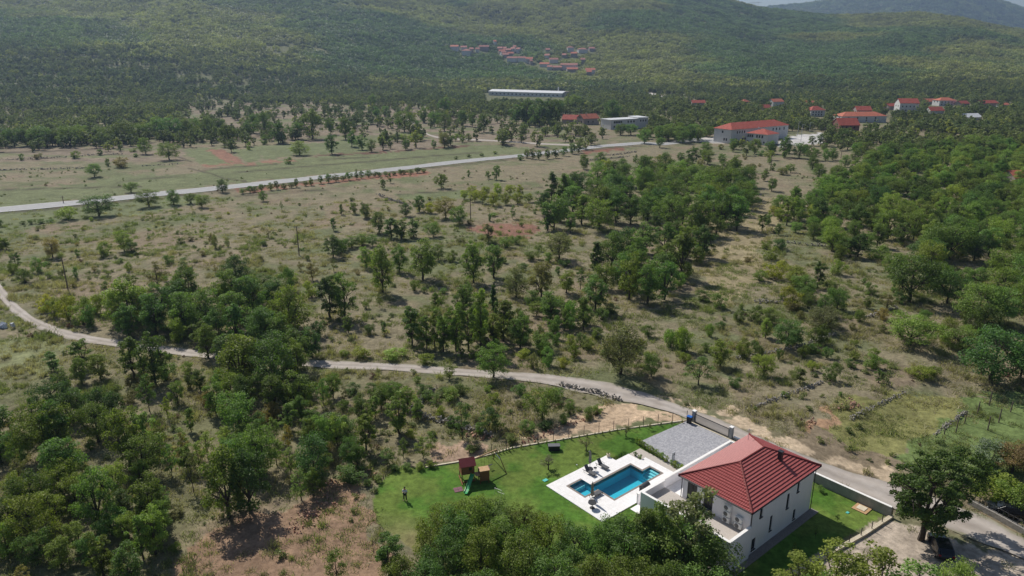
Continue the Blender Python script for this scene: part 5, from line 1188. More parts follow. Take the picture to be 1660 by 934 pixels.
block(0, 619, """om 230 350 280 250;om 290 330 250 170;od 490 210 200 180;od 350 200 180 150;ol 625 400 300 190;ol 700 300 190 110;sl 780 300 130 70;om 10 390 170 150;bl 1070 290 70 80;om 1100 650 360 250;od 1205 620 330 230;om 480 690 310 200;ol 750 830 260 170;ol 690 850 230 110;sl 830 460 170 80;tm 900 430 150 90;sm 960 430 150 80;sm 1450 570 180 120;sm 1510 550 150 80;sm 1540 530 120 80;ol 1490 330 170 110;ol 1560 330 190 120;sl 1620 320 200 120;om 500 934 250 130;sm 1620 960 170 130;om 300 560 210 190;om 170 620 230 200;om 260 690 200 150;ol 90 600 180 160;om 60 720 200 150;ol 40 830 170 150;ol 380 820 170 140;om 440 880 170 130;ol 300 900 180 150;om 180 880 190 170;ol 560 560 190 130;om 370 620 200 150;ol 620 760 150 110;bl 330 400 90 110;tm 920 240 120 60;om 1040 160 190 120;om 1180 150 200 140;od 1320 140 200 150;om 1120 120 180 140;ol 110 400 120 110;bm 440 330 60 60;bm 230 500 80 90;sl 1100 330 130 90;sl 1170 320 130 90;sm 1240 300 130 90;sl 1320 290 130 80;sl 1000 370 140 90;sl 880 330 120 80;sl 1330 400 150 100;sm 1400 450 150 100;bg 850 640 60 90;by 560 900 60 120;by 640 800 40 60;ol 780 640 150 110;bl 700 560 90 110;om 680 500 140 100;od 600 640 140 120;bm 850 820 60 60;sl 1250 240 120 80;ol 1390 240 150 90;om 1450 180 120 90""")
block(550, 619, """om 975 180 175 170;sd 590 275 190 110;sm 720 240 130 100;ol 130 330 200 120;tl 290 250 220 130;sm 400 370 120 90;sl 230 400 100 80;bm 760 230 90 90;bm 680 250 70 80;bm 640 330 40 90;bm 820 290 50 90;bm 900 240 70 90;bl 1080 200 60 70;bm 1200 170 60 80;bm 1240 150 50 80;bl 540 90 70 110;bm 590 60 60 80;om 110 190 130 110;om 200 130 130 110;ol 330 130 120 90;om 380 180 110 80;sm 470 140 90 70;bl 430 90 60 90;om 30 300 150 130;om 90 420 130 90;sm 310 370 110 60;sm 100 150 110 80;bl 20 140 60 70;tl 170 180 130 70;bl 490 170 60 60;by 350 270 50 60;bm 1040 80 60 90;bm 870 60 60 80;bm 280 60 70 90;bm 60 60 60 90;bl 160 60 60 80;bm 400 60 60 90;bd 220 60 60 90;om 240 940 260 160;om 250 100 110 100;sm 440 330 100 70;bg 660 190 40 60;bm 500 70 50 90;bl 1110 120 40 60;bm 990 230 50 80;bm 60 480 100 160;od 60 400 150 130""")
block(0, 0, """om 815 768 95 105;om 700 740 80 70;om 455 850 70 80;bm 365 760 40 60;bg 585 805 55 100;ol 1440 745 70 95;bm 1385 788 35 40;om 1595 740 100 70;od 1070 925 65 65;om 630 925 55 65;bm 105 770 35 30;bg 180 765 25 40;om 70 705 100 100;om 130 702 80 90;om 200 705 110 130;om 280 700 90 90;om 340 700 110 110;om 400 685 90 80;om 485 690 90 85;om 600 685 110 120;om 670 665 80 80;om 760 660 100 110;om 820 665 110 120;om 900 660 90 90;om 1000 660 100 90;om 1100 705 110 90;om 1190 660 70 70;om 1270 650 110 100;om 1340 690 110 90;om 1420 670 90 90;om 1500 670 140 110;bm 1270 695 50 50;om 1590 645 80 50;od 1225 595 45 50;bm 480 745 30 40;bl 640 730 20 40;bm 650 755 20 40;bg 185 755 20 40;bl 1195 720 40 25;bm 520 800 40 30;od 30 700 90 90;om 940 650 90 80;om 1050 640 80 80;om 1220 640 90 80""")
block(550, 0, """om 315 635 110 95;om 380 635 60 50;om 505 630 90 80;om 455 610 80 70;og 505 710 80 75;om 410 590 80 60;om 30 670 110 80;om 60 705 80 60;om 110 720 75 60;om 155 730 60 55;om 210 685 50 35;om 245 715 50 35;om 320 720 50 40;om 455 715 45 35;om 695 635 90 70;om 590 605 80 60;om 640 610 70 50;om 180 570 60 50;om 225 550 45 50;om 100 540 60 60;om 160 520 70 50;om 510 555 90 70;od 850 600 100 80;od 900 600 130 100;od 960 610 140 110;od 1030 610 140 90;om 1310 590 110 110;om 1120 540 90 80;om 1060 550 70 60;om 1465 690 75 75;om 1540 710 55 50;om 1400 650 60 90;om 1350 650 60 80;og 490 905 75 10;om 490 905 75 70;om 210 910 50 35;tm 245 880 50 25;om 755 865 75 45;om 715 860 40 30;bm 620 850 35 22;om 1175 815 75 65;om 1255 795 65 65;oy 1285 850 90 75;sg 1540 830 100 105;nd 1020 970 150 90;nd 1075 975 145 80;bm 1420 780 40 25;om 900 760 45 35;om 930 765 55 40;om 960 768 50 35;om 1000 765 50 40;om 1040 760 50 40;om 1080 750 50 40;om 1120 740 55 45;om 1150 735 45 35;ol 270 680 40 60;ol 310 680 40 60;ol 350 680 40 60;ol 390 680 40 50;ol 560 680 40 40;ol 590 685 40 40;ol 620 680 40 40;om 1580 670 80 90;om 1625 670 90 80;bm 870 770 30 40;bm 685 750 15 30;bm 560 765 15 25;bm 620 755 15 30;bm 750 740 15 25;om 1100 640 28 40;om 1150 650 32 40""")
block(1100, 0, """om 365 740 80 70;om 440 740 70 60;om 510 755 100 70;om 580 760 80 80;ol 645 770 60 70;om 265 840 100 75;om 65 800 100 75;ol 140 790 80 80;bm 235 815 50 60;bg 345 830 50 60;bg 500 840 40 70;bm 450 820 40 30;om 680 700 60 50;om 785 690 75 95;om 640 700 50 40;om 240 850 50 40;om 410 870 50 40;om 740 770 60 60;om 870 740 60 70;om 900 760 80 90;om 1000 770 90 90;om 1060 720 60 50;om 20 690 70 60;om 70 650 60 60;om 10 780 50 50;bm 30 830 30 40""")
# orchard rows on the red strip beside the main road
for (xa, ya, xb, yb, n_) in ((393, 314, 505, 301, 11), (520, 298, 600, 288, 8), (608, 287, 685, 280, 9)):
    for k in range(n_): f = (k + random.uniform(-.25, .25)) / (n_ - 1); add_px(xa + (xb - xa) * f, ya + (yb - ya) * f, (13 if xa < 600 else 9) * random.uniform(.7, 1.2), random.uniform(9, 14), None, 'm')
for a, b, h, w_ in ((1068, 228, 24, 26), (1083, 229, 26, 28), (1100, 230, 26, 30), (1118, 229, 27, 30), (1133, 227, 22, 24), (1090, 222, 24, 26), (1125, 221, 22, 26), (1148, 222, 20, 22), (1055, 222, 20, 22)): add_px(a, b, h, w_, None, 'm')
# polygons of woodland filled on the land
def fill(poly, spacing, kinds, hr, wr, seed, margin=0):
    r = random.Random(seed); pts = [G(*p) for p in poly]
    xs = [p[0] for p in pts]; ys = [p[1] for p in pts]; x = min(xs)
    while x < max(xs):
        y = min(ys)
        while y < max(ys):
            a, b = x + r.uniform(-.45, .45) * spacing, y + r.uniform(-.45, .45) * spacing; z = float(T(a, b)); px, py = PX(a, b, z)
            if inpoly(px, py, poly) and not any(abs(p[0] - a) < spacing * .5 and abs(p[1] - b) < spacing * .5 for p in PLANTS[-400:] + PLANTS[:500]):
                k = r.choice(kinds); cls = {'o': None, 'b': 'bush', 's': 'airy', 't': 'tall'}[k[0]]; h = r.uniform(*hr) * (.5 if k[0] == 'b' else 1)
                zd = b * cT + (CH - z) * sT
                if clear_of(a, b, px, py): PLANTS.append([a, b, z, h, h * r.uniform(*wr) * (1.5 if k[0] == 'b' else .6 if k[0] in 'ts' else 1), cls, k[1], h * CF / zd * cT, None])
            y += spacing
        x += spacing
LANEMID = [((a[0] + b[0]) / 2, (a[1] + b[1]) / 2) for a, b in zip(laneL, laneR)][::4]
def clear_of(x, y, px, py):
    if min((x - a) ** 2 + (y - b) ** 2 for a, b in LANEMID) < 3.6 ** 2: return False
    if inpoly(px, py, LAWN) or inpoly(px, py, YARD): return False
    u, v = touv(x, y)
    if -9 < u < 20.5 and -8 < v < 24: return False
    if inpoly(px, py, ROAD_UP + [(p[0], p[1] + 2) for p in ROAD_LO[::-1]]): return False
    return True
fill([(-60, 720), (40, 670), (90, 630), (160, 590), (310, 600), (400, 640), (520, 640), (660, 625), (640, 700), (560, 750), (520, 780), (430, 810), (320, 830), (290, 880), (270, 1010), (-60, 1010)], 3.9, ['om', 'om', 'od', 'sm', 'sl', 'tm', 'bm', 'bl', 'bg', 'ol', 'sg'], (2.8, 6.8), (.65, 1.0), 1)
fill([(200, 500), (420, 480), (520, 520), (530, 620), (440, 670), (300, 650), (340, 590), (200, 545)], 4.9, ['om', 'om', 'od', 'om', 'ol'], (6.5, 9.5), (.65, .95), 2)
fill([(650, 520), (900, 500), (960, 530), (900, 590), (680, 585)], 4.0, ['tm', 'om', 'bl', 'bm'], (3, 7), (.6, .9), 3)
fill([(885, 330), (960, 300), (1010, 280), (1110, 285), (1215, 300), (1222, 365), (1150, 385), (1000, 370), (900, 395)], 9.0, ['om', 'od', 'om', 'ol'], (7.5, 10), (.85, 1.15), 4)
fill([(1000, 420), (1080, 380), (1150, 390), (1150, 430), (1110, 490), (1010, 495)], 7.5, ['om', 'om', 'od', 'bl'], (5, 9), (.7, 1), 5)
fill([(1275, 335), (1420, 262), (1500, 245), (1720, 235), (1720, 420), (1560, 435), (1480, 415), (1400, 425), (1290, 395), (1250, 350)], 6.6, ['ol', 'ol', 'om', 'om', 'ol', 'od', 'tl', 'by'], (5.5, 9), (.75, 1.1), 6)
fill([(1500, 430), (1720, 420), (1720, 610), (1560, 560), (1470, 500)], 8.5, ['om', 'od', 'ol', 'bm'], (6, 9.5), (.8, 1.15), 7)
fill([(1180, 500), (1400, 440), (1500, 500), (1500, 590), (1350, 640), (1160, 630), (1100, 560)], 6.5, ['bm', 'bl', 'om', 'bg', 'ol'], (2.5, 5), (.7, 1), 8)
fill([(660, 620), (820, 615), (1000, 640), (960, 675), (840, 720), (700, 740), (620, 735), (560, 770)], 4.2, ['bm', 'bl', 'sm', 'bg', 'bl'], (1.6, 4), (.7, 1), 9)
fill([(960, 520), (1120, 560), (1120, 610), (1000, 600), (880, 590), (840, 560)], 4.5, ['bm', 'bl', 'by'], (2.5, 5), (.7, 1), 10)
fill([(1130, 240), (1500, 245), (1420, 262), (1280, 330), (1230, 300), (1130, 270)], 14, ['om', 'ol', 'bm', 'bg'], (3, 6.5), (.8, 1.1), 11)
fill([(20, 420), (500, 380), (640, 480), (640, 570), (530, 570), (500, 470), (200, 470), (60, 510)], 10, ['bm', 'bg', 'bl', 'sg'], (1.4, 3.2), (.7, 1), 12)
fill([(-100, 370), (500, 330), (880, 300), (880, 480), (600, 440), (20, 470)], 13.5, ['bm', 'bg', 'bm', 'by'], (1.2, 3), (.7, 1), 13)
fill([(640, 440), (900, 400), (1000, 500), (900, 520), (700, 500)], 10, ['bm', 'bg', 'sm', 'om'], (2, 5), (.7, 1), 14)
fill([(1160, 590), (1500, 600), (1560, 620), (1340, 700), (1200, 660)], 9, ['bm', 'bl', 'bg'], (1.2, 3), (.7, 1), 15)
fill([(-450, 660), (-70, 640), (-70, 1010), (-450, 1010)], 5.5, ['om', 'ol', 'bm', 'tm'], (3, 7), (.7, 1), 16)
fill([(1725, 240), (2050, 240), (2050, 660), (1725, 620)], 8, ['om', 'ol', 'bm', 'od'], (5, 9), (.8, 1.1), 17)
# wood in front of the pool at the bottom of the picture
def fillw(poly_px, spacing, kinds, hr, wr, seed): fill(poly_px, spacing, kinds, hr, wr, seed)
BW = [(728, 868, 66), (700, 905, 80), (760, 880, 85), (800, 872, 70), (850, 880, 72), (890, 905, 80), (930, 925, 85), (985, 905, 75), (1010, 925, 98), (1060, 925, 110), (1105, 935, 120), (1140, 965, 118), (720, 950, 90), (780, 940, 95), (840, 950, 98), (900, 975, 95), (960, 985, 98), (1020, 990, 100), (1080, 1000, 105), (1150, 1010, 110), (690, 985, 90), (650, 960, 70), (760, 1010, 95), (830, 1020, 95), (740, 905, 90), (820, 910, 85)]
for i, (a, b, h) in enumerate(BW): add_px(a, b, h, h * random.uniform(.85, 1.05), None, 'ml'[i % 3 == 1] if i % 4 else 'm')
add_px(1116, 942, 172, 92, None, 'g', "brownish-leaved oak reaching over the villa's gravel roof terrace")
for a, b, h, w_, t_ in ((1290, 965, 82, 95, 'm'), (1350, 965, 105, 100, 'l'), (1420, 985, 118, 105, 'l'), (1480, 990, 105, 100, 'l'), (1545, 985, 85, 90, 'l'), (1330, 1010, 90, 90, 'l'), (1400, 1030, 100, 100, 'l'), (1500, 1040, 90, 100, 'l'), (1600, 985, 50, 70, 'm')): add_px(a, b, h, w_, 'airy' if w_ > 90 else None, t_)
add_px(1600, 760, 55, 70, 'bush', 's', "grey-green olive-like bush in the old vineyard at the right edge")
add_px(1068, 930, 128, 62, 'airy', 'm'); add_px(1040, 925, 110, 60, None, 'm')
add_px(1640, 765, 60, 70, None, 'r', "reddish-leaved tree above the stone yard wall at the right edge")
add_px(1615, 810, 55, 90, 'bush', 'y', "bright vine-covered arbour over the yard across the lane")
add_px(1650, 830, 60, 70, 'bush', 'l', "fresh green climber hanging over the parked car behind the railing")
# garden plants
for a, b, h, w_, lb in ((950, 731, 23, 25, "silvery olive tree on the lawn behind the closed parasol"), (889, 761, 24, 30, "silvery olive tree on the lawn left of the pool terrace"), (1015, 708, 22, 22, "young olive tree on the lawn near the paved forecourt"), (1052, 697, 13, 10, "small young tree on the lawn by the back fence near the paving")):
    add_px(a, b, h, w_, 'olive', 's', lb)
for a, b, h, w_, lb in ((1357, 845, 14, 8, "thin sapling in the sunny part of the villa lawn"), (1321, 873, 26, 9, "thin sapling in the villa's shadow, the one nearer the house corner"), (1286, 899, 22, 8, "thin sapling in the villa's shadow nearest the low wall"), (1330, 797, 12, 14, "small shrub at the concrete wall beside the villa corner")):
    add_px(a, b, h, w_, 'airy', 'm', lb)
for a, b, lb in ((1029.5, 739.5, "clipped ball shrub in the pebble bed, left one"), (1037, 743.5, "clipped ball shrub in the pebble bed, right one")): add_px(a, b, 8.5, 8, 'bush', 'm', lb)
add_px(986, 741.5, 9, 6, 'bush', 'l', "small potted plant on the corner of the pool terrace")
for k in range(16): # hedge beside the paving
    f = k / 15; x, y, z = *uvw(8.3 - .9 * f, 22.3 - 8.3 * f)[:2], 0.03
    if abs(f - .72) < .02: continue
    px, py = PX(x, y, z); PLANTS.append([x, y, z, 1.0 + .15 * math.sin(k * 3), .75, 'bush', 'l', 14, "cherry laurel shrub in the hedge beside the paving, %s from the gate end" % ordn(k + 1)])
for k in range(26):
    f = (k + .5) / 26; P_ = BF[:5]; i = min(int(f * 4), 3); g_ = f * 4 - i; x = P_[i][0] * (1 - g_) + P_[i + 1][0] * g_; y = P_[i][1] * (1 - g_) + P_[i + 1][1] * g_ - .5
    PLANTS.append([x, y, float(T(x, y)), .55, .3, 'bush', 'm', 6, "tiny hedge plant at the back kerb wall, %s from the gate end" % ordn(k + 1)])
for a, b in ((596, 787), (614, 781), (700, 757), (640, 764), (660, 761), (680, 760)): add_px(a, b, 13, 20, 'bush', 'l', None)

# ------------------------------------------------------------------ placing the plants: each large one is its own thing
LM = [("the yellow-leaved orchard", 820, 315), ("the ploughed red plot", 820, 373), ("the thick pole in the left meadow", 110, 460), ("the slim pole in the open meadow", 484, 400),
 ("the lane bend at the left edge", 25, 500), ("the white sacks", 15, 532), ("the long white hall", 850, 152), ("the school", 1215, 220), ("the red orchard strip", 450, 303),
 ("the orange-roofed farmhouse", 945, 195), ("the flat-roofed roadside building", 1020, 205), ("the red rubble heaps", 1345, 672), ("the play tower", 755, 770), ("the swimming pool", 1000, 785),
 ("the villa", 1215, 790), ("the right end of the concrete wall", 1449, 826), ("the bare red earth", 430, 850), ("the slim cypress in the grove", 800, 485), ("the dark cypress behind it", 967, 412),
 ("the pale verge by the lane", 990, 680), ("the round tree on the lane", 800, 600), ("the brown-leaved oak", 1005, 600), ("the tan meadow", 1180, 430), ("the old vineyard posts", 1600, 690),
 ("the brick house", 1378, 210), ("the lone tree in the left field", 153, 285), ("the dark round field tree", 275, 245), ("the grassy corner at left", 25, 640), ("the black parked car", 1531, 885),
 ("the person on the lawn", 657, 805), ("the bare forked tree", 1437, 500), ("the main road's left end", 20, 338), ("the middle oak grove", 1090, 320), ("the young wood at right", 1480, 340), ("the lane bend below the grove", 300, 575), ("the scrub below the lane", 620, 660), ("the lower left wood", 180, 780), ("the tiny pond-green plots", 420, 250)]
LM = [l for l in LM if "pond" not in l[0]]
LBL = {}
def direction(dx, dy):
    if abs(dx) > abs(dy) * 1.3: return "right of" if dx > 0 else "left of"
    return "in front of" if dy > 0 else "behind"
def size_word(h): return "small" if h < 3.2 else "medium" if h < 5.5 else "tall" if h < 8 else "large"
used = {}
def auto_label(p, kindword, px, py):
    best = min(LM, key=lambda l: math.hypot(l[1] - px, (l[2] - py) * 1.6))
    d = direction(px - best[1], py - best[2]); key = (kindword, best[0], d)
    return key, math.hypot(px - best[1], (py - best[2]) * 1.6)
NAMEK = {'tree': ("broadleaf_tree", "tree"), 'airy': ("young_tree", "young tree"), 'bush': ("bush", "bush"), 'cypress': ("cypress_tree", "tree"), 'pine': ("pine_tree", "tree"), 'olive': ("olive_tree", "tree")}
WORDK = {'tree': "tree", 'airy': "sapling", 'bush': "bush", 'cypress': "narrow cypress", 'pine': "dense dark pine", 'olive': "olive tree"}
def proto_class(p):
    if p[5]: return p[5]
    a = p[4] / p[3]; return 'broad' if a > .88 else 'round' if a > .62 else 'tall'
items = []
for p in PLANTS:
    px, py = PX(p[0], p[1], p[2]); cls = proto_class(p)
    k = cls if cls in ('airy', 'bush', 'cypress', 'pine', 'olive') else 'tree'
    zd = p[1] * cT + (CH - p[2]) * sT; wpx = p[4] * CF / zd
    inside = (-wpx * .3 < px < 1660 + wpx * .3) and (py - p[7] < 925) and py > 0
    items.append((p, px, py, cls, k, p[7] * wpx, inside))
items.sort(key=lambda t: -t[5] - (1e6 if t[0][8] else 0))
cnt = {}; solo = []; rest = []
CAP = {'tree': 296, 'airy': 220, 'bush': 290, 'cypress': 20, 'pine': 20, 'olive': 20}
for it in items:
    k = it[4]
    if it[6] and cnt.get(k, 0) < CAP[k]: cnt[k] = cnt.get(k, 0) + 1; solo.append(it)
    else: rest.append(it)
groups = {}
for it in solo:
    key, dist = auto_label(it[0], WORDK[it[4]], it[1], it[2]); groups.setdefault(key, []).append((dist, it))
rank = {}
for key, lst in groups.items():
    lst.sort(key=lambda t: t[0])
    for i, (d, it) in enumerate(lst): rank[id(it)] = (key, i + 1, len(lst))
def place_plant(it, i):
    p, px, py, cls, k, _, _ = it; r = random.Random(i * 7 + 1)
    (tm_, cm_), w0 = PR[cls][r.randrange(len(PR[cls]))]
    nm, cat = NAMEK[k]
    if p[8]: lab = p[8]
    else:
        key, n_, tot = rank[id(it)]
        lab = "%s %s %s %s %s" % (size_word(p[3]), TN[p[6]], key[0], key[2], key[1])
        lab += ", %s nearest to it" % ("the" if n_ == 1 else ordn(n_)) if tot > 1 else ""
        lab = lab.replace(' nearest to it', ' nearest')
        lab = lab.replace("the nearest", "nearest")
    root = thing(nm, (p[0], p[1], p[2]), r.uniform(0, 6.28), lab, cat, {'tree': "trees of the valley", 'airy': "young trees of the scrub", 'bush': "bushes of the meadows"}.get(k, cat + "s of the garden and groves"))
    t_ = link(bpy.data.objects.new("trunk" if k != 'bush' else "stems", tm_), root); c_ = link(bpy.data.objects.new("crown" if k != 'bush' else "foliage", cm_), root)
    s_ = p[4] / w0
    for o in (t_, c_): o.scale = (s_, s_, p[3])
    b_ = TINT[p[6]]; j = r.uniform(.72, 1.3); y_ = r.uniform(-.16, .24)
    c_["tint"] = [b_[0] * j * (1 + y_), b_[1] * j, b_[2] * j * (1 - y_)]
for i, it in enumerate(solo): place_plant(it, i)
# the big oak beside the parked car
x, y, z = G(1493, 874)
zd = y * cT + (CH - z) * sT
root = thing("oak_tree", (x, y, z), 0, "big dark oak on the gravel corner between the low wall and the parked car", "tree")
for nm, me in (("trunk", HERO[0]), ("crown", HERO[1])):
    o = link(bpy.data.objects.new(nm, me), root)
    o.scale = (14.6, 11.0, 10.6); o.location = (1.0 if nm == "crown" else .0, .4 if nm == "crown" else 0, 0)
    if nm == "crown": o["tint"] = [.085, .13, .034]
# plant pot under the terrace plant
x, y, z = G(986, 741.5); o = thing("plant_pot", (x, y, .1), 0, "square pot on the corner of the pool terrace", "pot"); bevel(MB().add([(-.17, -.17, 0), (.17, -.17, 0), (.17, .17, 0), (-.17, .17, 0), (-.22, -.22, .42), (.22, -.22, .42), (.22, .22, .42), (-.22, .22, .42)], [(3, 2, 1, 0), (4, 5, 6, 7), (0, 1, 5, 4), (1, 2, 6, 5), (2, 3, 7, 6), (3, 0, 4, 7)]).build("pot", M['kerb'], o), .01)

# ------------------------------------------------------------------ uncountable cover, one object per kind
def join_proto(name, meshes, mats, scale=(1, 1, 1)):
    V = []; F_ = []; MI = []; n = 0
    for k, me in enumerate(meshes):
        co = np.empty(len(me.vertices) * 3); me.vertices.foreach_get("co", co); V.append(co.reshape(-1, 3))
        for p in me.polygons: F_.append([v + n for v in p.vertices]); MI.append(k)
        n += len(me.vertices)
    out = bpy.data.meshes.new(name); out.from_pydata((np.concatenate(V) * np.array(scale)).tolist(), [], F_)
    for m in mats: out.materials.append(m)
    out.polygons.foreach_set("material_index", MI); out.update()
    return bpy.data.objects.new(name, out)
def scatter(name, label, protos, pts, rots, scls, idx, tints, base_mat):
    me = bpy.data.meshes.new(name); n = len(pts); me.vertices.add(n); me.vertices.foreach_set("co", np.asarray(pts, np.float32).ravel())
    for nm, ty, arr in (("rot", 'FLOAT_VECTOR', rots), ("scl", 'FLOAT_VECTOR', scls), ("tint", 'FLOAT_COLOR', np.concatenate([tints, np.ones((n, 1))], 1))):
        a = me.attributes.new(nm, ty, 'POINT'); a.data.foreach_set("color" if ty == 'FLOAT_COLOR' else "vector", np.asarray(arr, np.float32).ravel())
    a = me.attributes.new("idx", 'INT', 'POINT'); a.data.foreach_set("value", np.asarray(idx, np.int32)); me.update()
    o = link(bpy.data.objects.new(name, me)); tag(o, label, None, None, "stuff"); o["category"] = name.replace('_', ' ')
    ng = bpy.data.node_groups.new(name, 'GeometryNodeTree'); ng.interface.new_socket("Geometry", in_out='INPUT', socket_type='NodeSocketGeometry'); ng.interface.new_socket("Geometry", in_out='OUTPUT', socket_type='NodeSocketGeometry')
    N = ng.nodes; Lk = ng.links; gi = N.new("NodeGroupInput"); go = N.new("NodeGroupOutput"); jn = N.new("GeometryNodeJoinGeometry")
    def na(nm, ty):
        a = N.new("GeometryNodeInputNamedAttribute"); a.data_type = ty; a.inputs[0].default_value = nm; return a.outputs[0]
    r_, s_, i_ = na("rot", 'FLOAT_VECTOR'), na("scl", 'FLOAT_VECTOR'), na("idx", 'INT')
    for k, pr in enumerate(protos):
        oi = N.new("GeometryNodeObjectInfo"); oi.inputs[0].default_value = pr; oi.inputs[1].default_value = True
        cmp = N.new("FunctionNodeCompare"); cmp.data_type = 'INT'; cmp.operation = 'EQUAL'; Lk.new(i_, cmp.inputs[2]); cmp.inputs[3].default_value = k
        ip_ = N.new("GeometryNodeInstanceOnPoints"); Lk.new(gi.outputs[0], ip_.inputs["Points"]); Lk.new(cmp.outputs[0], ip_.inputs["Selection"]); Lk.new(oi.outputs["Geometry"], ip_.inputs["Instance"])
        Lk.new(r_, ip_.inputs["Rotation"]); Lk.new(s_, ip_.inputs["Scale"]); Lk.new(ip_.outputs[0], jn.inputs[0])
    Lk.new(jn.outputs[0], go.inputs[0]); md = o.modifiers.new("scatter", 'NODES'); md.node_group = ng
    me.materials.append(base_mat)
    return o
# remaining single plants
KEYS = list(PR); protos = []; pk = {}
for k in KEYS:
    for j, ((tm_, cm_), w0) in enumerate(PR[k]):
        pk[(k, j)] = len(protos); protos.append(join_proto("woodland_plant", [tm_, cm_], [M['bark'], M['leaf']]))
pts = []; rots = []; scl = []; idx = []; tin = []
for i, it in enumerate(rest):
    p, px, py, cls, k, _, _ = it; r = random.Random(i * 3 + 5); j = r.randrange(len(PR[cls])); s_ = p[4] / PR[cls][j][1]
    pts.append((p[0], p[1], p[2])); rots.append((0, 0, r.uniform(0, 6.28))); scl.append((s_, s_, p[3])); idx.append(pk[(cls, j)])
    b_ = TINT[p[6]]; q = r.uniform(.75, 1.3); tin.append((b_[0] * q * r.uniform(.85, 1.2), b_[1] * q, b_[2] * q))
if pts: scatter("woodland", "remaining small trees and shrubs of the scrub and meadow edges", protos, pts, rots, scl, idx, np.array(tin), M['leaf'])

# valley woodland between the fields and the hills: single trees, coarser leaves
FARP = [join_proto("far_tree", list(make_plant(400 + k, (1.05, .85, .7, 1.2)[k % 4], .08, 18, 560, .07, trunk=.03)), [M['bark'], M['leaf_far']]) for k in range(8)]
def px_of(x, y, z): return PX(x, y, z)
def density_far(x, y, z):
    px, py = PX(x, y, z)
    d = np.full(x.shape, .75)
    d = np.where(y > 650, .95, d)
    big = fbm(x / 38, y / 38, 8, 3)
    d = d * (np.where(y > 560, .5, .32) + 1.0 * sm((big - .40) / .16))
    for poly in CLEAR: d = np.where(inpoly(px, py, poly), .09 + .25 * sm((fbm(x / 20, y / 20, 18, 3) - .56) / .08), d)
    for poly in [g[0] for g in GZ[:11]] + [g[0] for g in GZ[-2:]]: d = np.where(inpoly(px, py, poly), 0, d)
    d = np.where((py > 247) & (px < 1000), 0, d); d = np.where(py > 262, 0, d)
    d = np.where((py > 238) & (px > 1000) & (px < 1450), .05, d); d = np.where((py > 196) & (py < 216) & (px > 1135) & (px < 1345), .95, d)
    for a, b, w_, h_ in KEEPOUT: d = np.where((px > a) & (px < a + w_) & (py > b) & (py < b + h_ + 7), 0, d)
    return d
KEEPOUT = [(785, 150, 135, 14), (905, 188, 72, 20), (985, 200, 70, 16), (1158, 216, 125, 17), (1272, 214, 66, 18), (1355, 190, 90, 16), (1358, 205, 40, 14), (1455, 172, 36, 14), (1500, 164, 22, 9), (1520, 164, 34, 12), (1565, 188, 32, 10), (1555, 168, 20, 8), (1590, 168, 30, 8), (1505, 178, 30, 10), (1310, 180, 30, 12), (1436, 172, 20, 9), (1250, 167, 24, 8), (1385, 182, 30, 8), (1203, 164, 16, 8), (1120, 166, 26, 9), (1622, 170, 18, 8), (1232, 174, 20, 10), (970, 226, 160, 20)]
g = 5.6; X_, Y_ = np.meshgrid(np.arange(-900, 900, g), np.arange(380, 1130, g))
X_ = X_ + rng.uniform(-.48, .48, X_.shape) * g; Y_ = Y_ + rng.uniform(-.48, .48, Y_.shape) * g
k = np.abs(X_) < Y_ * .78 + 15; X_, Y_ = X_[k], Y_[k]; Z_ = T(X_, Y_)
PXX, PYY = PX(X_, Y_, Z_)
d = density_far(X_, Y_, Z_); hs = np.array(HOUSE_PX)
near_house = (np.abs(PXX[:, None] - hs[None, :, 0]) < hs[None, :, 2] * .62 + 1).__and__((PYY[:, None] - hs[None, :, 1] > -5) & (PYY[:, None] - hs[None, :, 1] < 6)).any(1)
k = (rng.uniform(size=X_.shape) < d) & ~near_house; X_, Y_, Z_ = X_[k], Y_[k], Z_[k]; n = len(X_)
hh = rng.uniform(4.2, 8.6, n) * (.75 + .5 * fbm(X_ / 70, Y_ / 70, 12, 2)) ; ww = hh * rng.uniform(.8, 1.15, n)
tn = fbm(X_ / 55, Y_ / 55, 33, 3)[:, None]; tt = np.array([.095, .14, .052]) * (1 - tn) + np.array([.23, .24, .085]) * tn
tt = tt * rng.uniform(.75, 1.3, (n, 1)); yl = (rng.uniform(size=n) < .06)[:, None]; tt = np.where(yl, np.array([.32, .33, .09]), tt)
scatter("far_woodland", "woodland of oak and scrub covering the far side of the valley", FARP, np.stack([X_, Y_, Z_ - .1], 1), np.stack([np.zeros(n), np.zeros(n), rng.uniform(0, 6.28, n)], 1), np.stack([ww, ww, hh], 1), rng.integers(0, 8, n), tt, M['leaf_far'])
print("far trees", n, "solo", len(solo), "rest", len(rest), cnt)

# hillside forest: tufts of several crowns following the slope
def patch(seed, size=15.0, nb=9):
    r = np.random.default_rng(seed); V = []
    for _ in range(nb):
        c = np.array([r.uniform(-.5, .5) * size, r.uniform(-.5, .5) * size, 0]); h = r.uniform(3.4, 6.8); rad = h * r.uniform(.42, .62)
        m = 46; d = r.normal(size=(m, 3)); d /= np.linalg.norm(d, axis=1)[:, None]; q = r.uniform(.55, 1.05, m)[:, None]
        P = c + np.array([0, 0, h * .52]) + d * q * np.array([rad, rad, h * .48])
        V.append(leaves(P, d, 1.05, r, .5))
    return bpy.data.objects.new("forest_patch", mesh_quads("forest_patch", np.concatenate(V), M['leaf_far']))
HP = [patch(500 + k) for k in range(8)]
g = 11.5; X_, Y_ = np.meshgrid(np.arange(-2400, 2400, g), np.arange(1040, 2760, g))
X_ = X_ + rng.uniform(-.4, .4, X_.shape) * g; Y_ = Y_ + rng.uniform(-.4, .4, Y_.shape) * g
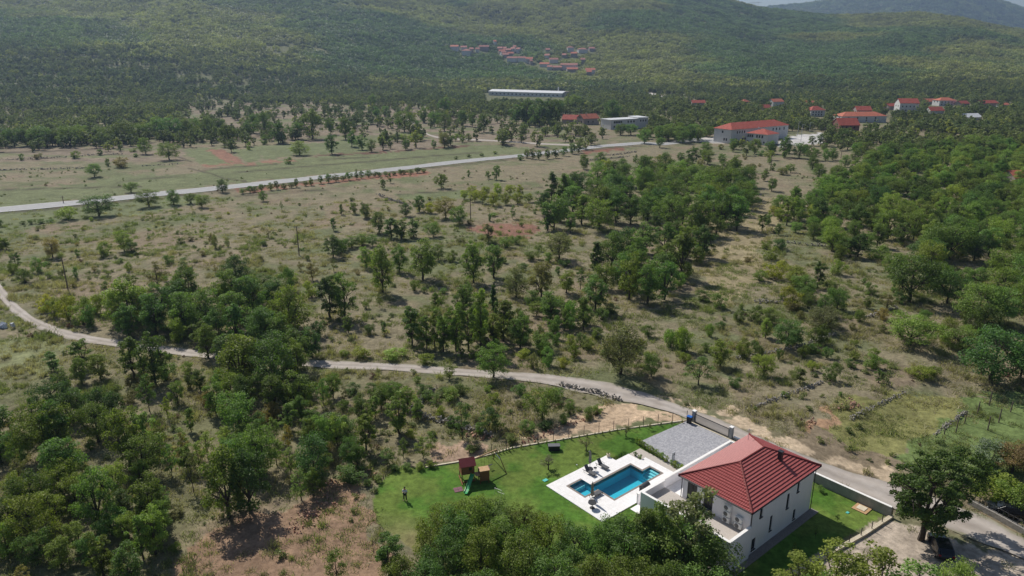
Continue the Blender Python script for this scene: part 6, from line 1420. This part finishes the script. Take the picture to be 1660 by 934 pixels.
k = np.abs(X_) < Y_ * .79 + 15; X_, Y_ = X_[k], Y_[k]; Z_ = T(X_, Y_); PXX, PYY = PX(X_, Y_, Z_)
near_house = np.zeros(len(X_), bool)
for a, b, w_ in HOUSE_PX: near_house |= (np.abs(PXX - a) < w_ * .6 + 2) & (PYY - b > -6) & (PYY - b < 6)
clr_ = np.zeros(len(X_), bool)
for poly in CLEAR[4:]: clr_ |= inpoly(PXX, PYY, poly)
bare = fbm(X_ / 90, Y_ / 90, 66, 4)
k = (PYY > -230) & ~near_house & ~(clr_ & (rng.uniform(size=len(X_)) < .8)) & (rng.uniform(size=len(X_)) < .86 + .2 * sm((bare - .35) / .15))
X_, Y_, Z_, PXX, PYY = X_[k], Y_[k], Z_[k], PXX[k], PYY[k]; n = len(X_)
dx = (T(X_ + 6, Y_) - T(X_ - 6, Y_)) / 12; dy = (T(X_, Y_ + 6) - T(X_, Y_ - 6)) / 12
tn = fbm(X_ / 240, Y_ / 240, 44, 4); olive = np.clip(sm((tn - .44) / .16) + .5 * np.exp(-((PXX - 300) / 200) ** 2) * (PYY < 85), 0, 1)[:, None]
tt = (np.array([.135, .19, .072]) * (1 - olive) + np.array([.275, .275, .10]) * olive) * rng.uniform(.7, 1.3, (n, 1)) * (.62 + .76 * fbm(X_ / 45, Y_ / 45, 29, 3))[:, None]
scatter("hill_forest", "dense low forest covering the hillsides", HP, np.stack([X_, Y_, Z_], 1), np.stack([np.arctan(dy), -np.arctan(dx), np.zeros(n)], 1), np.stack([rng.choice([-1, 1], n) * 1.0, rng.choice([-1, 1], n) * 1.0, rng.uniform(.7, 1.25, n) * (.55 + .9 * fbm(X_ / 60, Y_ / 60, 57, 3))], 1), rng.integers(0, 8, n), tt, M['leaf_far'])
Xb, Yb = np.meshgrid(np.arange(900, 4300, 30.0), np.arange(3600, 4900, 30.0)); Xb = Xb + rng.uniform(-14, 14, Xb.shape); Yb = Yb + rng.uniform(-14, 14, Yb.shape)
Zb = T(Xb, Yb); Pb, Qb = PX(Xb, Yb, Zb); k = (Pb > 1140) & (Pb < 1760) & (Qb < 110) & (Zb > 60); Xb, Yb, Zb = Xb[k], Yb[k], Zb[k]; m = len(Xb)
tb = np.array([.12, .165, .07]) * rng.uniform(.6, 1.35, (m, 1)) + np.array([.06, .05, .01]) * sm((fbm(Xb / 200, Yb / 200, 3, 3) - .5) / .1)[:, None]
scatter("ridge_forest", "hazy forest on the farthest ridge", HP, np.stack([Xb, Yb, Zb], 1), np.stack([np.arctan((T(Xb, Yb + 9) - Zb) / 9), -np.arctan((T(Xb + 9, Yb) - Zb) / 9), np.zeros(m)], 1), np.stack([np.full(m, 2.7)] * 2 + [rng.uniform(1.3, 2.4, m)], 1), rng.integers(0, 8, m), tb, M['leaf_far'])
print("patches", n, m)

# rough grass and weeds of the near land
def tuft(seed, nb, rad, h, wd):
    r = np.random.default_rng(seed); P = []
    for _ in range(nb):
        c = np.array([r.normal() * rad * .5, r.normal() * rad * .5, 0]); a = r.uniform(0, 6.28); t = np.array([math.cos(a), math.sin(a), 0]) * wd * .5
        tip = c + np.array([r.normal() * h * .35, r.normal() * h * .35, h * r.uniform(.5, 1)])
        P += [c - t, c + t, tip + t * .3, tip - t * .3]
    return bpy.data.objects.new("grass_tuft", mesh_quads("grass_tuft", np.array(P), M['leaf']))
GT = [tuft(600 + k, 46, .75, .42, .07) for k in range(4)] + [tuft(610 + k, 60, .5, .8, .06) for k in range(2)]
WD = [bpy.data.objects.new("weed", make_plant(700 + k, 1.3, .0, 9, 240, .12, 'bush', trunk=.01, clr=.3)[1]) for k in range(4)]
def ground_ok(X_, Y_, Z_, PXX, PYY):
    u, v = touv(X_, Y_)
    ok = ~(inpoly(PXX, PYY, LAWN) | inpoly(PXX, PYY, YARD)) & ~((u > -9) & (u < 20.3) & (v > -7.5) & (v < 24))
    ok &= ~inpoly(PXX, PYY, [(p[0], p[1] - .2) for p in LANE_UP] + [(p[0], p[1] + .2) for p in LANE_LO[::-1]]) & ~inpoly(PXX, PYY, [(p[0], p[1] - 1) for p in ROAD_UP] + [(p[0], p[1] + 1) for p in ROAD_LO[::-1]])
    return ok & (PXX > -330) & (PXX < 1990)
def scat_ground(g, ymin, ymax, dens_fn, seed):
    X_, Y_ = np.meshgrid(np.arange(-260, 260, g), np.arange(ymin, ymax, g)); r = np.random.default_rng(seed)
    X_ = X_ + r.uniform(-.5, .5, X_.shape) * g; Y_ = Y_ + r.uniform(-.5, .5, Y_.shape) * g
    k = np.abs(X_) < Y_ * .95 + 16; X_, Y_ = X_[k], Y_[k]; Z_ = T(X_, Y_); PXX, PYY = PX(X_, Y_, Z_)
    k = ground_ok(X_, Y_, Z_, PXX, PYY) & (r.uniform(size=len(X_)) < dens_fn(X_, Y_, PXX, PYY)); return X_[k], Y_[k], Z_[k], PXX[k], PYY[k], r
BARE = [GZ[i][0] for i in range(len(GZ)) if GZ[i][1][0] > .3] + [g_[0] for g_ in GZ[:12]]
def dgrass(X_, Y_, a, b):
    d = (.2 + .7 * sm((fbm(X_ / 5, Y_ / 5, 15, 3) - .4) / .25)) * (1 - .9 * sm((Y_ - 110) / 150))
    for poly in BARE: d = np.where(inpoly(a, b, poly), .05, d)
    return d
X_, Y_, Z_, A_, B_, r_ = scat_ground(1.15, 54, 260, dgrass, 21); n = len(X_)
tn = fbm(X_ / 9, Y_ / 9, 25, 4)[:, None]; gn = sm((tn - .4) / .22)
tt = (np.array([.32, .275, .185]) * (1 - gn) + np.array([.20, .22, .095]) * gn) * r_.uniform(.75, 1.25, (n, 1))
ix = np.where(fbm(X_ / 6, Y_ / 6, 35, 3) > .6, r_.integers(4, 6, n), r_.integers(0, 4, n)); s_ = r_.uniform(.7, 1.3, n) * (1 + Y_ / 400)
scatter("grass", "dry tawny and green rough grass of the meadows", GT, np.stack([X_, Y_, Z_ - .02], 1), np.stack([np.zeros(n), np.zeros(n), r_.uniform(0, 6.28, n)], 1), np.stack([s_, s_, s_ * r_.uniform(.45, .95, n)], 1), ix, tt, M['leaf'])
print("grass", n)
def dweed(X_, Y_, a, b):
    d = (.02 + .55 * sm((fbm(X_ / 9, Y_ / 9, 45, 4) - .53) / .13)) * (1 - .6 * sm((Y_ - 120) / 120))
    for poly in BARE: d = np.where(inpoly(a, b, poly), .03, d)
    d = np.where(inpoly(a, b, [(1120, 330), (1250, 320), (1230, 400), (1240, 440), (1180, 500), (1130, 480)]), .02, d)
    return d
X_, Y_, Z_, A_, B_, r_ = scat_ground(2.3, 54, 330, dweed, 22); n = len(X_)
tn = r_.uniform(size=(n, 1)); tt = np.array([.12, .155, .055]) * (1 - tn) + np.array([.22, .235, .09]) * tn; rb = (r_.uniform(size=n) < .07)[:, None]; tt = np.where(rb, np.array([.13, .07, .05]), tt)
s_ = r_.uniform(.35, .95, n)
scatter("undergrowth", "low weeds, brambles and seedlings scattered over the rough ground", WD, np.stack([X_, Y_, Z_ - .03], 1), np.stack([np.zeros(n), np.zeros(n), r_.uniform(0, 6.28, n)], 1), np.stack([s_ * 1.2, s_ * 1.2, s_], 1), r_.integers(0, 4, n), tt, M['leaf'])
print("weeds", n)

# ------------------------------------------------------------------ haze
hz_ = MB().b2(-6300, 6300, -6300, 6300, -40, 900).build("haze", mat('haze_unused', (1, 1, 1)))
hm = bpy.data.materials.new("haze"); hm.use_nodes = True; n = hm.node_tree; n.nodes.remove(n.nodes["Principled BSDF"])
pv_ = n.nodes.new("ShaderNodeVolumePrincipled"); pv_.inputs["Color"].default_value = (.50, .68, 1.0, 1); pv_.inputs["Density"].default_value = .00012; pv_.inputs["Anisotropy"].default_value = .35
n.links.new(pv_.outputs[0], n.nodes["Material Output"].inputs["Volume"]); hz_.data.materials.clear(); hz_.data.materials.append(hm); tag(hz_, "pale bluish haze over the valley", None, None, "stuff")
